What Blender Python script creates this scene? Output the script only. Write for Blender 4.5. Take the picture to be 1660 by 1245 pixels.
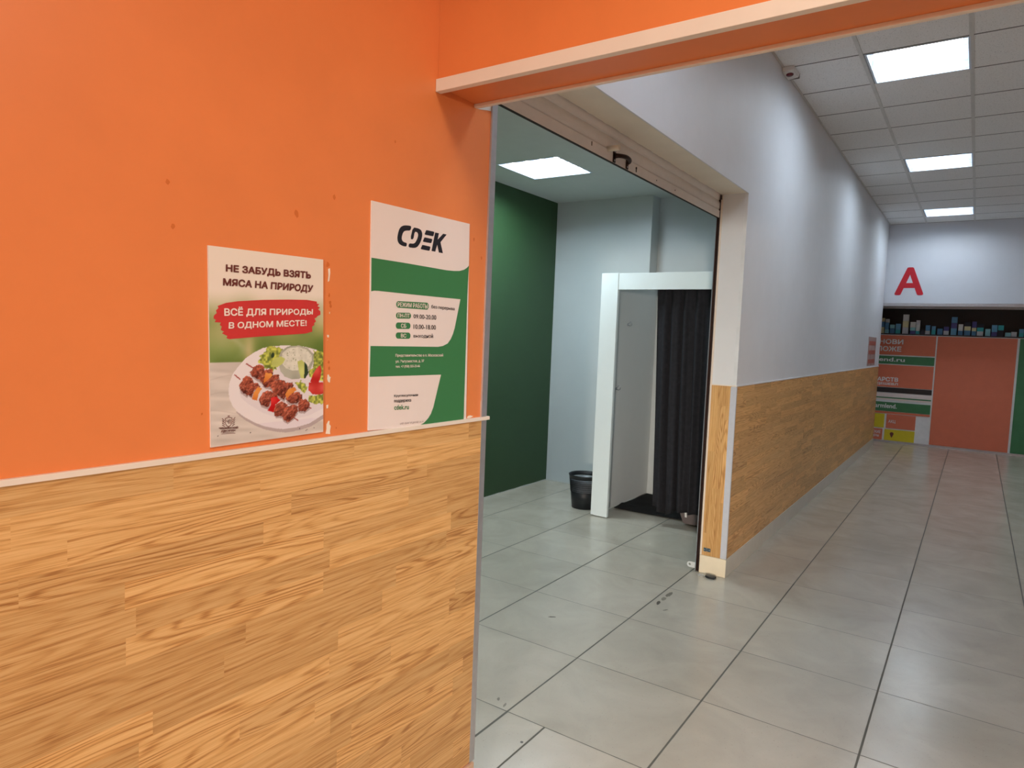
import bpy, bmesh, math, random
import numpy as np
from mathutils import Matrix, Vector

# ------------------------------------------------------------------ camera
SC = bpy.context.scene
COL = SC.collection
for o in list(bpy.data.objects):
    bpy.data.objects.remove(o)
CAM_R = [[0.56567182, -0.82370616, 0.03903278], [-0.0388182, -0.07387947, -0.9965114], [0.8237163, 0.56218323, -0.07376633]]
CAM_H = 1.54328
FPX = 1098.088
cam_data = bpy.data.cameras.new('camera')
cam_data.sensor_fit = 'HORIZONTAL'
cam_data.sensor_width = 36.0
cam_data.lens = FPX * 36.0 / 1660.0
cam_data.clip_start = 0.02
cam_data.clip_end = 100
cam = bpy.data.objects.new('camera', cam_data)
COL.objects.link(cam)
r, d, f = [Vector(v) for v in CAM_R]
cam.matrix_world = Matrix(((r[0], -d[0], -f[0], 0), (r[1], -d[1], -f[1], 0), (r[2], -d[2], -f[2], CAM_H), (0, 0, 0, 1)))
SC.camera = cam

# ------------------------------------------------------------------ exposure, world, large lights
SC.view_settings.view_transform = 'Standard'
SC.view_settings.look = 'None'
SC.view_settings.gamma = 1.0
SC.view_settings.use_curve_mapping = False
SC.view_settings.exposure = 0.0
world = bpy.data.worlds.new('world')
SC.world = world
world.use_nodes = True
world.node_tree.nodes['Background'].inputs[0].default_value = (0.9, 0.95, 1, 1)
world.node_tree.nodes['Background'].inputs[1].default_value = 0.1

WARM = (1.0, 0.90, 0.78)
COOL = (0.76, 0.88, 1.0)
SHOPC = (0.78, 0.95, 1.0)
DAY = (1.0, 0.90, 0.76)
HALL_LAMPS = [(0.75, -1.7), (0.45, -0.75), (-1.6, -1.0), (-4.2, -1.0)]   # ceiling panels of the orange hall, behind the camera
HALL_POWER = 30.0
CORRIDOR_LAMPS = [(5.36, 0.465), (8.30, 0.465), (11.25, 0.465), (2.41, 0.465), (6.83, -2.5), (9.8, -2.5)]
CORRIDOR_POWER = 7.5
SHOP_LAMPS = [(4.823, 3.045), (2.3, 3.045)]
SHOP_POWER = 25.0
DAY_POWER = 19.5


def area_light(name, loc, sx, sy, power, color, direction=(0, 0, -1), spread=180):
    l = bpy.data.lights.new(name, 'AREA')
    l.shape = 'RECTANGLE'
    l.size, l.size_y = sx, sy
    l.energy = power
    l.color = color
    l.spread = math.radians(spread)
    o = bpy.data.objects.new(name, l)
    COL.objects.link(o)
    o.location = loc
    o.rotation_euler = Vector(direction).to_track_quat('-Z', 'Y').to_euler()
    return o


# low daylight from the glazed entrance at the far end of the hall, behind the camera
area_light('entrance_daylight', (-8.9, -3.35, 1.65), 0.55, 0.5, DAY_POWER, DAY, (13.3, 4.7, -1.3), 26)

# ------------------------------------------------------------------ key dimensions (metres)
YW = 1.264          # face of the wall the shop opening is cut in
XL = 1.708          # left side of the opening
XJ = 4.415          # right jamb
ZS = 2.49           # soffit of the opening
YI = 1.433          # inner face of the front wall
ZC = 3.466          # corridor ceiling
XE = 12.05          # end of the corridor wall
ZSHOP = 2.913       # shop ceiling
XG, YG = 6.135, 3.70   # grey side wall, green back wall
XH0, XH1, ZH = 1.437, 1.603, 2.208   # header beam


# ------------------------------------------------------------------ object helpers
def tag(o, label=None, cat=None, group=None, kind=None):
    if label: o['label'] = label
    if cat: o['category'] = cat
    if group: o['group'] = group
    if kind: o['kind'] = kind
    return o


def empty(name, loc, label, cat, group=None):
    o = bpy.data.objects.new(name, None)
    COL.objects.link(o)
    o.location = loc
    o.empty_display_size = 0.05
    return tag(o, label, cat, group)


def link_mesh(name, me, mat=None, parent=None, smooth=False):
    """mesh given in world coordinates; stored relative to its parent's base"""
    o = bpy.data.objects.new(name, me)
    COL.objects.link(o)
    if mat is not None:
        for m in (mat if isinstance(mat, (list, tuple)) else [mat]):
            me.materials.append(m)
    if smooth:
        for p in me.polygons: p.use_smooth = True
    if parent is not None:
        base = Vector(parent.location)
        pp = parent.parent
        while pp is not None:
            base += Vector(pp.location)
            pp = pp.parent
        me.transform(Matrix.Translation(-base))
        o.parent = parent
    else:
        # origin at the base of the thing
        if len(me.vertices):
            xs = [v.co for v in me.vertices]
            c = Vector(((min(v.x for v in xs) + max(v.x for v in xs)) / 2, (min(v.y for v in xs) + max(v.y for v in xs)) / 2, min(v.z for v in xs)))
            me.transform(Matrix.Translation(-c))
            o.location = c
    return o


class MB:
    def __init__(self):
        self.bm = bmesh.new()

    def box(self, x0, x1, y0, y1, z0, z1, bevel=0.0, mi=0, seg=2):
        bm2 = bmesh.new()
        bmesh.ops.create_cube(bm2, size=1.0, matrix=Matrix.Translation(((x0 + x1) / 2, (y0 + y1) / 2, (z0 + z1) / 2)) @ Matrix.Diagonal((x1 - x0, y1 - y0, z1 - z0, 1)))
        if bevel > 0:
            bmesh.ops.bevel(bm2, geom=bm2.edges[:], offset=bevel, segments=seg, affect='EDGES', profile=0.7)
        self.merge(bm2, mi)
        return self

    def merge(self, bm2, mi=0):
        me = bpy.data.meshes.new('tmp')
        for fc in bm2.faces: fc.material_index = mi
        bm2.to_mesh(me)
        bm2.free()
        self.bm.from_mesh(me)
        bpy.data.meshes.remove(me)

    def face(self, pts, mi=0):
        vs = [self.bm.verts.new(p) for p in pts]
        fc = self.bm.faces.new(vs)
        fc.material_index = mi
        return self

    def prism(self, pts, ext, mi=0):
        """closed prism from a planar polygon swept by ext"""
        e = Vector(ext)
        a = [self.bm.verts.new(p) for p in pts]
        b = [self.bm.verts.new(Vector(p) + e) for p in pts]
        n = len(pts)
        fs = [self.bm.faces.new(a), self.bm.faces.new(b[::-1])]
        for i in range(n):
            fs.append(self.bm.faces.new((a[i], b[i], b[(i + 1) % n], a[(i + 1) % n])))
        for fc in fs: fc.material_index = mi
        return self

    def tube(self, pts, rad, n=12, mi=0, cap=True):
        pts = [Vector(p) for p in pts]
        rads = rad if isinstance(rad, (list, tuple)) else [rad] * len(pts)
        rings = []
        up = Vector((0, 0, 1))
        prev = None
        for i, p in enumerate(pts):
            t = (pts[min(i + 1, len(pts) - 1)] - pts[max(i - 1, 0)]).normalized()
            if prev is None:
                ref = up if abs(t.dot(up)) < 0.95 else Vector((1, 0, 0))
                a = t.cross(ref).normalized()
            else:
                a = (prev - t * prev.dot(t)).normalized()
            prev = a
            b = t.cross(a)
            rings.append([self.bm.verts.new(p + (a * math.cos(2 * math.pi * k / n) + b * math.sin(2 * math.pi * k / n)) * rads[i]) for k in range(n)])
        for i in range(len(rings) - 1):
            for k in range(n):
                fc = self.bm.faces.new((rings[i][k], rings[i][(k + 1) % n], rings[i + 1][(k + 1) % n], rings[i + 1][k]))
                fc.material_index = mi
                fc.smooth = True
        if cap:
            for q in (rings[0], rings[-1]):
                fc = self.bm.faces.new(q)
                fc.material_index = mi
        return self

    def lathe(self, c, prof, n=48, mi=0):
        """prof: list of (radius, z), smooth"""
        rings = [[self.bm.verts.new((c[0] + q * math.cos(2 * math.pi * k / n), c[1] + q * math.sin(2 * math.pi * k / n), c[2] + z)) for k in range(n)] for q, z in prof]
        for i in range(len(rings) - 1):
            for k in range(n):
                fc = self.bm.faces.new((rings[i][k], rings[i][(k + 1) % n], rings[i + 1][(k + 1) % n], rings[i + 1][k]))
                fc.material_index = mi
                fc.smooth = True
        return self

    def disc(self, c, q, n=48, mi=0):
        return self.face([(c[0] + q * math.cos(2 * math.pi * k / n), c[1] + q * math.sin(2 * math.pi * k / n), c[2]) for k in range(n)], mi)

    def build(self, name, mat=None, parent=None, normals=True):
        self.bm.normal_update()
        if normals:
            bmesh.ops.recalc_face_normals(self.bm, faces=self.bm.faces[:])
        me = bpy.data.meshes.new(name)
        self.bm.to_mesh(me)
        self.bm.free()
        return link_mesh(name, me, mat, parent)


def struct(name, mb, mat, parent=None, normals=True):
    o = mb.build(name, mat, parent, normals)
    o['kind'] = 'structure'
    return o


# ------------------------------------------------------------------ material helpers
def lin(c):
    return tuple(((v / 255) / 12.92 if v / 255 <= 0.04045 else ((v / 255 + 0.055) / 1.055) ** 2.4) for v in c)


class G:
    """tiny node-graph builder"""
    def __init__(self, name, rough=0.5, spec=0.5, metal=0.0):
        self.m = bpy.data.materials.new(name)
        self.m.use_nodes = True
        self.nt = self.m.node_tree
        self.b = self.nt.nodes['Principled BSDF']
        self.b.inputs['Roughness'].default_value = rough
        self.b.inputs['Specular IOR Level'].default_value = spec
        self.b.inputs['Metallic'].default_value = metal

    def put(self, sock, v):
        if v is None: return
        if isinstance(v, bpy.types.NodeSocket):
            self.nt.links.new(v, sock)
        else:
            if sock.type == 'RGBA' and len(v) == 3: v = (*v, 1)
            sock.default_value = v

    def n(self, t, **kw):
        nd = self.nt.nodes.new(t)
        for k, v in kw.items(): setattr(nd, k, v)
        return nd

    def math(self, op, a, b=None, c=None):
        nd = self.n('ShaderNodeMath', operation=op)
        self.put(nd.inputs[0], a); self.put(nd.inputs[1], b); self.put(nd.inputs[2], c)
        return nd.outputs[0]

    def pos(self):
        if not hasattr(self, '_p'):
            g = self.n('ShaderNodeNewGeometry')
            s = self.n('ShaderNodeSeparateXYZ')
            self.nt.links.new(g.outputs['Position'], s.inputs[0])
            self._p = s.outputs
            self._pv = g.outputs['Position']
        return self._p

    def vec(self, x, y, z):
        nd = self.n('ShaderNodeCombineXYZ')
        for i, v in enumerate((x, y, z)): self.put(nd.inputs[i], v)
        return nd.outputs[0]

    def noise(self, v, scale, detail=3, rough=0.5, dist=0.0):
        nd = self.n('ShaderNodeTexNoise')
        self.put(nd.inputs['Vector'], v)
        nd.inputs['Scale'].default_value = scale
        nd.inputs['Detail'].default_value = detail
        nd.inputs['Roughness'].default_value = rough
        nd.inputs['Distortion'].default_value = dist
        return nd.outputs['Fac']

    def white(self, v):
        nd = self.n('ShaderNodeTexWhiteNoise', noise_dimensions='3D')
        self.put(nd.inputs['Vector'], v)
        return nd.outputs['Value']

    def ramp(self, fac, stops):
        nd = self.n('ShaderNodeValToRGB')
        self.put(nd.inputs[0], fac)
        el = nd.color_ramp.elements
        while len(el) < len(stops): el.new(0.5)
        for e, (p, c) in zip(el, stops):
            e.position = p
            e.color = (*c, 1) if len(c) == 3 else c
        return nd.outputs[0]

    def mix(self, fac, a, b, mode='MIX'):
        nd = self.n('ShaderNodeMix', data_type='RGBA', blend_type=mode)
        self.put(nd.inputs[0], fac); self.put(nd.inputs[6], a); self.put(nd.inputs[7], b)
        return nd.outputs[2]

    def bump(self, h, strength=0.2, dist=0.002):
        nd = self.n('ShaderNodeBump')
        nd.inputs['Strength'].default_value = strength
        nd.inputs['Distance'].default_value = dist
        self.put(nd.inputs['Height'], h)
        self.nt.links.new(nd.outputs[0], self.b.inputs['Normal'])

    def color(self, c):
        self.put(self.b.inputs['Base Color'], c)
        return self


def plain(name, rgb, rough=0.5, spec=0.5, metal=0.0, var=0.06, scale=9.0, bump=0.0, bscale=300):
    g = G(name, rough, spec, metal)
    g.pos()
    c = lin(rgb)
    f_ = g.noise(g._pv, scale, 4, 0.6)
    g.color(g.ramp(f_, [(0.3, tuple(max(0, v * (1 - var)) for v in c)), (0.7, tuple(min(1, v * (1 + var)) for v in c))]))
    if bump: g.bump(g.noise(g._pv, bscale, 2), bump, 0.001)
    return g.m


def emit(name, rgb, strength):
    g = G(name)
    g.color((0.8, 0.8, 0.8))
    g.put(g.b.inputs['Emission Color'], rgb)
    g.b.inputs['Emission Strength'].default_value = strength
    return g.m


def wood(name, ua, va, tone=1.0, row=0.053, length=0.46):
    """three-strip oak laminate: short strips, random tone, cathedral grain; ua = axis along the strips, va = across"""
    g = G(name, 0.42, 0.45)
    p = g.pos()
    u, v = p[ua], p[va]
    rown = g.math('FLOOR', g.math('DIVIDE', v, row))
    rr = g.white(g.vec(rown, 3.7, 1.3))
    q = g.math('DIVIDE', g.math('ADD', u, g.math('MULTIPLY', rr, 7.3)), length)
    idn = g.math('FLOOR', q)
    rnd = g.white(g.vec(rown, idn, 9.1))
    rnd2 = g.white(g.vec(rown, idn, 27.7))
    off = g.math('MULTIPLY', rnd, 41.0)
    # cathedral contour lines, drawn out along the strip
    n1 = g.noise(g.vec(g.math('ADD', g.math('MULTIPLY', u, 0.95), off), g.math('MULTIPLY', v, 11.0), off), 1.0, 2, 0.4, 0.15)
    freq = g.math('ADD', g.math('MULTIPLY', rnd2, 70.0), 60.0)
    wob = g.math('MULTIPLY', g.noise(g.vec(g.math('MULTIPLY', u, 20.0), g.math('MULTIPLY', v, 220.0), off), 1.0, 2, 0.5), 1.6)
    ring = g.math('ADD', g.math('MULTIPLY', g.math('SINE', g.math('ADD', g.math('MULTIPLY', n1, g.math('MULTIPLY', freq, 1.5)), wob)), 0.5), 0.5)
    ring = g.math('MULTIPLY', g.math('POWER', ring, 2.6), g.math('ADD', 0.55, g.math('MULTIPLY', g.math('GREATER_THAN', rnd2, 0.60), 0.45)))
    # fine pores and streaks
    n2 = g.noise(g.vec(g.math('ADD', g.math('MULTIPLY', u, 11.0), off), g.math('MULTIPLY', v, 620.0), off), 1.0, 3, 0.65)
    n3 = g.noise(g.vec(g.math('ADD', g.math('MULTIPLY', u, 2.0), off), g.math('MULTIPLY', v, 150.0), off), 1.0, 4, 0.6)
    d_ = g.math('ADD', g.math('MULTIPLY', ring, 0.17), g.math('ADD', g.math('MULTIPLY', n2, 0.50), g.math('MULTIPLY', n3, 0.50)))
    a, b, c = [tuple(tone * t for t in lin(k)) for k in ((230, 185, 125), (215, 164, 101), (172, 117, 63))]
    col = g.ramp(d_, [(0.43, a), (0.56, b), (0.73, c)])
    col = g.mix(1.0, col, g.ramp(rnd, [(0.0, (0.82, 0.80, 0.77)), (0.5, (0.95, 0.95, 0.95)), (1.0, (1.08, 1.08, 1.06))]), 'MULTIPLY')
    g.color(col)
    g.bump(g.math('SUBTRACT', 1.0, d_), 0.10, 0.0006)
    return g.m

# ------------------------------------------------------------------ outlines measured on the orange wall (x, z in metres)
T1={
'НЕ ЗАБУДЬ ВЗЯТЬ' : [(0.8065, 1.6606), (1.0186, 1.666), (1.0176, 1.647), (0.8059, 1.6431)] ,
'МЯСА НА ПРИРОДУ' : [(0.8008, 1.6325), (1.0254, 1.6362), (1.022, 1.6168), (0.8002, 1.6146)] ,
'ВСЁ ДЛЯ ПРИРОДЫ' : [(0.8031, 1.576), (1.0251, 1.5853), (1.0245, 1.5672), (0.8037, 1.5537)] ,
'В ОДНОМ МЕСТЕ!' : [(0.8139, 1.5445), (1.0077, 1.5569), (1.008, 1.5405), (0.8132, 1.5288)] ,
}
BRUSH=[(0.7816,1.5564),(0.7878,1.5618),(0.7859,1.5667),(0.7914,1.572),(0.7895,1.5759),(0.8079,1.5831),(0.8344,1.5881),(0.8941,1.5946),(0.9581,1.5994),(1.0082,1.6018),(1.0358,1.5997),(1.0369,1.5944),(1.0436,1.5948),(1.0379,1.589),(1.0458,1.5864),(1.04,1.5822),(1.0469,1.5779),(1.0471,1.5701),(1.0384,1.5666),(1.0366,1.5635),(1.0304,1.5609),(1.0348,1.5541),(1.0292,1.5501),(1.0307,1.5462),(1.0236,1.5414),(1.0248,1.5306),(1.0051,1.5256),(0.9375,1.5204),(0.8747,1.5155),(0.816,1.51),(0.8093,1.5123),(0.8115,1.5164),(0.7991,1.5216),(0.8039,1.5251),(0.7965,1.5283),(0.799,1.5352),(0.7942,1.5384),(0.7971,1.5433),(0.7832,1.5434),(0.7861,1.5482),(0.781,1.5507)]
P1C=[(0.7689,1.6934),(1.053,1.6971),(1.0623,1.295),(0.7776,1.2909)]
PLATE=[(0.8151,1.4003),(0.8169,1.4193),(0.8243,1.4382),(0.8377,1.4545),(0.8532,1.4701),(0.873,1.4824),(0.8955,1.4923),(0.9271,1.4971),(0.9599,1.4982),(1.0056,1.4957),(1.0367,1.4891),(1.0602,1.4793),(1.0635,1.3371),(1.0403,1.3269),(1.0211,1.3187),(0.9859,1.3131),(0.9519,1.3121),(0.9299,1.3155),(0.902,1.3227),(0.8769,1.3331),(0.8526,1.3468),(0.8367,1.3587),(0.8249,1.3718),(0.8181,1.3862)]
PLATEIN=[(0.8402,1.3991),(0.844,1.413),(0.8556,1.4303),(0.8754,1.4529),(0.8999,1.4706),(0.9382,1.4796),(0.9827,1.4833),(1.0298,1.4755),(1.0606,1.4635),(1.0632,1.3521),(1.0207,1.3374),(0.9741,1.3314),(0.9405,1.3361),(0.8974,1.3524),(0.8602,1.3749),(0.8442,1.3883)]
HOR=[(0.7749,1.4635),(1.0606,1.4645)]
LETT=[[(0.8864,1.4707),(0.8956,1.4815),(0.908,1.4942),(0.9249,1.4961),(0.9445,1.4907),(0.9513,1.4833),(0.9472,1.4647),(0.93,1.4483),(0.9215,1.442),(0.9023,1.4506),(0.8938,1.458),(0.8866,1.4617)],[(1.0296,1.4852),(1.0416,1.4872),(1.0602,1.4793),(1.0617,1.4159),(1.0383,1.4168),(1.0212,1.4271),(1.0138,1.4389),(1.0279,1.4483)],[(1.0197,1.3843),(1.0318,1.3817),(1.0624,1.3861),(1.063,1.3621),(1.0395,1.3616),(1.0176,1.3708)],[(0.9794,1.415),(0.9908,1.4184),(1.0073,1.4121),(1.0146,1.4001),(1.0054,1.3909),(0.9889,1.3994)]]
BOWL=[(0.9364,1.4537),(0.934,1.4704),(0.9424,1.487),(0.9599,1.4964),(0.9893,1.4985),(1.0127,1.4929),(1.0297,1.4794),(1.0312,1.4638),(1.0232,1.4465),(1.0093,1.4313),(0.9908,1.4232),(0.9702,1.4229),(0.9522,1.4291),(0.941,1.4406)]
DIP=[(0.9417,1.4611),(0.9447,1.4814),(0.96,1.4926),(0.9894,1.4951),(1.0104,1.489),(1.025,1.4755),(1.0252,1.4639),(1.016,1.4505),(0.9973,1.4422),(0.9744,1.4417),(0.9541,1.4478)]
CUC=[[(0.9169,1.4623),(0.9275,1.4713),(0.9426,1.474),(0.9526,1.4684),(0.9472,1.4591),(0.9321,1.4501),(0.9192,1.4531)],[(0.9854,1.4624),(0.9969,1.4661),(1.004,1.4603),(1.0044,1.4411),(1.0047,1.4237),(0.9954,1.424),(0.9892,1.4414)]]
CUCD=[[(0.9156,1.4778),(0.9208,1.4842),(0.9252,1.4796),(0.9231,1.4723),(0.9168,1.4705)],[(1.0039,1.4622),(1.0123,1.4544),(1.0163,1.435),(1.0071,1.4227),(1.0035,1.4257),(1.0055,1.441)]]
TOM=[[(1.0215,1.4154),(1.0283,1.4308),(1.0377,1.4442),(1.0497,1.4538),(1.0537,1.4419),(1.0516,1.4242),(1.0457,1.4126)],[(1.0179,1.4136),(1.0311,1.4151),(1.0618,1.412),(1.0624,1.3861),(1.0464,1.3839),(1.0293,1.3858),(1.0171,1.3961)]]
MEAT=[[(0.8635,1.4407),(0.8734,1.4512),(0.8856,1.4582),(0.8991,1.4552),(0.9003,1.4434),(0.8941,1.4381),(0.884,1.424),(0.8716,1.4325)],[(0.884,1.4258),(0.8921,1.4364),(0.9024,1.4452),(0.9171,1.4476),(0.9215,1.4374),(0.9133,1.4211),(0.8965,1.4163)],[(0.8944,1.4145),(0.9068,1.425),(0.9237,1.4355),(0.9367,1.4324),(0.939,1.4268),(0.9282,1.4206),(0.9156,1.4064),(0.9008,1.4088)],[(0.9124,1.4083),(0.9239,1.4208),(0.939,1.4249),(0.9524,1.4179),(0.9726,1.4143),(0.975,1.4057),(0.9616,1.3987),(0.9508,1.3767),(0.9309,1.389)],[(0.9553,1.3783),(0.964,1.391),(0.9821,1.3949),(0.9984,1.3874),(1.001,1.3757),(0.9826,1.3662),(0.9621,1.3703)],[(0.9873,1.363),(0.9963,1.3759),(1.0104,1.3751),(1.0213,1.3667),(1.0203,1.355),(1.0062,1.3472),(0.9898,1.3494)],[(0.839,1.415),(0.8458,1.4253),(0.8575,1.4355),(0.8697,1.428),(0.8759,1.4189),(0.8638,1.4104),(0.8581,1.3911),(0.8421,1.4025)],[(0.8579,1.4053),(0.8678,1.4174),(0.8841,1.4168),(0.8904,1.4075),(0.876,1.4045),(0.8701,1.3886),(0.861,1.3945)],[(0.8866,1.3823),(0.8947,1.3945),(0.9051,1.3995),(0.9286,1.3947),(0.9331,1.3852),(0.9181,1.3804),(0.9099,1.3625),(0.893,1.3692)],[(0.9238,1.356),(0.9312,1.3704),(0.9464,1.3751),(0.9622,1.3665),(0.9534,1.3558),(0.9448,1.3414),(0.9295,1.3426)],[(0.9448,1.3432),(0.9533,1.3596),(0.9712,1.366),(0.9873,1.3611),(0.9876,1.3476),(0.9763,1.3351),(0.9606,1.3268),(0.9493,1.3335)]]
PEP=[[(0.8702,1.3832),(0.8731,1.3956),(0.8842,1.4095),(0.8946,1.4055),(0.8864,1.395),(0.8825,1.3798)],[(0.9539,1.3897),(0.9616,1.4006),(0.9785,1.4056),(0.9843,1.3977),(0.9685,1.3889),(0.9575,1.3801)],[(0.8975,1.4162),(0.9024,1.4388),(0.9173,1.4375),(0.9205,1.4329),(0.9111,1.4249)]]
REDP=[[(0.9089,1.3562),(0.9172,1.3694),(0.917,1.3842),(0.9309,1.3862),(0.942,1.3772),(0.9291,1.3687),(0.9239,1.3514)]]
SKEW=[[(0.8553,1.4595),(0.8724,1.4498)],[(0.8282,1.4372),(0.8422,1.4263)],[(1.0191,1.3567),(1.0264,1.353)],[(0.9751,1.3371),(0.9903,1.3278)]]
EMB=[[(0.8156,1.3428)],[(0.7977,1.3495),(0.8339,1.3465),(0.8331,1.3307),(0.7987,1.3338)],[(0.7941,1.3316),(0.837,1.3295),(0.837,1.3241),(0.7941,1.3264)],[(0.7988,1.3243),(0.8322,1.3232),(0.8322,1.3184),(0.7989,1.3194)],[(0.7998,1.3163),(0.8313,1.315)]]
P2C=[(1.2,1.8582),(1.5924,1.8614),(1.6071,1.2718),(1.2068,1.284)]
G1=[(1.2036,1.7187),(1.3197,1.7185),(1.4382,1.717),(1.4937,1.7162),(1.5246,1.7173),(1.5516,1.7199),(1.5722,1.7254),(1.5859,1.7326),(1.5949,1.7399),(1.5924,1.6681),(1.5947,1.28),(1.3943,1.2793),(1.4161,1.2854),(1.433,1.2968),(1.445,1.3094),(1.4544,1.3274),(1.4836,1.419),(1.207,1.4211),(1.2074,1.499),(1.3132,1.4988),(1.4669,1.4985),(1.4875,1.501),(1.5083,1.5084),(1.521,1.5206),(1.531,1.5363),(1.5383,1.5538),(1.5603,1.6386),(1.3533,1.6381),(1.2307,1.6385),(1.2163,1.6381),(1.2054,1.6355)]
pill1=[(1.2946,1.617),(1.422,1.62),(1.4229,1.6007),(1.2952,1.6)]
pill2=[(1.2948,1.587),(1.3516,1.5888),(1.3523,1.5732),(1.2954,1.5715)]
pill3=[(1.2949,1.5613),(1.3508,1.5623),(1.3515,1.5458),(1.2955,1.5445)]
pill4=[(1.2958,1.5352),(1.3519,1.5359),(1.3526,1.5193),(1.2964,1.519)]
T2={
'РЕЖИМ РАБОТЫ:' : [(1.2995, 1.6142), (1.4197, 1.6166), (1.4203, 1.6035), (1.2999, 1.6028)] ,
'без перерыва' : [(1.4326, 1.6153), (1.5341, 1.6136), (1.5347, 1.6026), (1.4332, 1.6029)] ,
'ПН-ПТ' : [(1.3002, 1.5851), (1.3462, 1.586), (1.3466, 1.5755), (1.3005, 1.5748)] ,
'09.00-20.00' : [(1.3615, 1.5857), (1.454, 1.5873), (1.4547, 1.574), (1.362, 1.5749)] ,
'СБ' : [(1.3136, 1.5588), (1.3335, 1.5592), (1.3339, 1.5481), (1.314, 1.5478)] ,
'10.00-18.00' : [(1.3627, 1.5586), (1.4538, 1.5593), (1.4544, 1.5466), (1.3632, 1.5464)] ,
'ВС' : [(1.3142, 1.5325), (1.3345, 1.5326), (1.335, 1.5221), (1.3146, 1.5221)] ,
'выходной' : [(1.3637, 1.5326), (1.4433, 1.5347), (1.444, 1.5207), (1.3642, 1.5214)] ,
'Представительство в п. Московский' : [(1.2962, 1.479), (1.4886, 1.4793), (1.4891, 1.4687), (1.2965, 1.4696)] ,
'ул. Энтузиастов, д. 37' : [(1.2968, 1.463), (1.4083, 1.4636), (1.4087, 1.454), (1.2971, 1.4539)] ,
'тел. +7 (958) 555-23-66' : [(1.2973, 1.4486), (1.392, 1.449), (1.3923, 1.4402), (1.2976, 1.4404)] ,
'Круглосуточная' : [(1.2957, 1.3712), (1.3881, 1.3697), (1.3885, 1.3608), (1.296, 1.3633)] ,
'поддержка' : [(1.2963, 1.357), (1.3611, 1.3558), (1.3615, 1.3466), (1.2966, 1.3484)] ,
'cdek.ru' : [(1.2967, 1.344), (1.3528, 1.3417), (1.3533, 1.3283), (1.2972, 1.3306)] ,
'ИП ВАГУЦКАЯ А.Н.' : [(1.321, 1.294), (1.4158, 1.2925), (1.4161, 1.2861), (1.3213, 1.2882)] ,
}
LOGO=[[(1.3441,1.8174),(1.3309,1.8172),(1.316,1.8152),(1.305,1.8102),(1.2987,1.8029),(1.2947,1.7922),(1.2923,1.7804),(1.294,1.7718),(1.2994,1.7653),(1.3106,1.7617),(1.3274,1.7612),(1.3289,1.7712),(1.3176,1.7718),(1.3101,1.7752),(1.3083,1.7826),(1.3116,1.7933),(1.3166,1.7999),(1.3239,1.8028),(1.3408,1.8052)],[(1.35,1.8152),(1.3713,1.8157),(1.3832,1.8122),(1.388,1.8028),(1.3854,1.7892),(1.3788,1.7765),(1.3694,1.766),(1.358,1.7617),(1.3342,1.7608),(1.3372,1.7718),(1.3536,1.7724),(1.3612,1.7768),(1.3685,1.7883),(1.3716,1.7984),(1.3678,1.8047),(1.3573,1.805),(1.3528,1.7835),(1.3409,1.7832)],[(1.4019,1.8149),(1.405,1.8159),(1.4336,1.8158),(1.4362,1.8145),(1.4325,1.8038),(1.4293,1.8028),(1.3992,1.8026),(1.3967,1.8038)],[(1.3963,1.795),(1.3995,1.7954),(1.4263,1.7951),(1.4289,1.7938),(1.4252,1.7844),(1.422,1.7829),(1.3928,1.7828),(1.3904,1.7841)],[(1.3884,1.7737),(1.3916,1.7741),(1.4191,1.7736),(1.422,1.7724),(1.4188,1.7628),(1.4156,1.7616),(1.385,1.7619),(1.3826,1.7632)],[(1.4395,1.8145),(1.4554,1.8146),(1.4512,1.7968),(1.4736,1.8158),(1.4887,1.8157),(1.4633,1.791),(1.475,1.762),(1.4579,1.7619),(1.4498,1.7822),(1.4449,1.7701),(1.4424,1.7622),(1.4266,1.7624)]]
CHIPS=[[(1.0708,1.6776),(1.0764,1.68),(1.0776,1.669),(1.0752,1.6504),(1.0705,1.6474),(1.0721,1.663)],[(1.0769,1.5784),(1.0789,1.5777),(1.0785,1.5732),(1.0766,1.5739)],[(1.0712,1.5239),(1.0768,1.524),(1.0775,1.518),(1.0727,1.5179)],[(1.0724,1.5131),(1.0738,1.5127),(1.0729,1.5105)],[(1.0749,1.4296),(1.0786,1.4306),(1.0816,1.4249),(1.0855,1.424),(1.0837,1.4203),(1.083,1.4105),(1.0772,1.4129),(1.0741,1.4198)],[(1.0733,1.3572),(1.0794,1.3587),(1.0787,1.35),(1.0739,1.3496)],[(1.0748,1.3116),(1.0804,1.3195),(1.0843,1.3184),(1.0835,1.3108),(1.0879,1.3066),(1.0858,1.2934),(1.087,1.2868),(1.0725,1.289),(1.0751,1.3001)],[(1.6148,1.2838),(1.6203,1.2889),(1.632,1.2898),(1.6471,1.286),(1.6324,1.2824),(1.6207,1.2815)],[(1.6877,1.403),(1.6861,1.377),(1.6814,1.3735),(1.6834,1.392)],[(1.6809,1.3307),(1.6877,1.3292),(1.6867,1.2837),(1.6817,1.2848)],[(1.6865,1.4937),(1.6903,1.4929),(1.6894,1.4863),(1.6863,1.4874)]]
PATCH=[(1.5963,2.2026),(1.692,2.2406),(1.692,2.2114),(1.674,2.2101),(1.6584,2.2071),(1.6203,2.1992),(1.6064,2.1997)]


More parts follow.
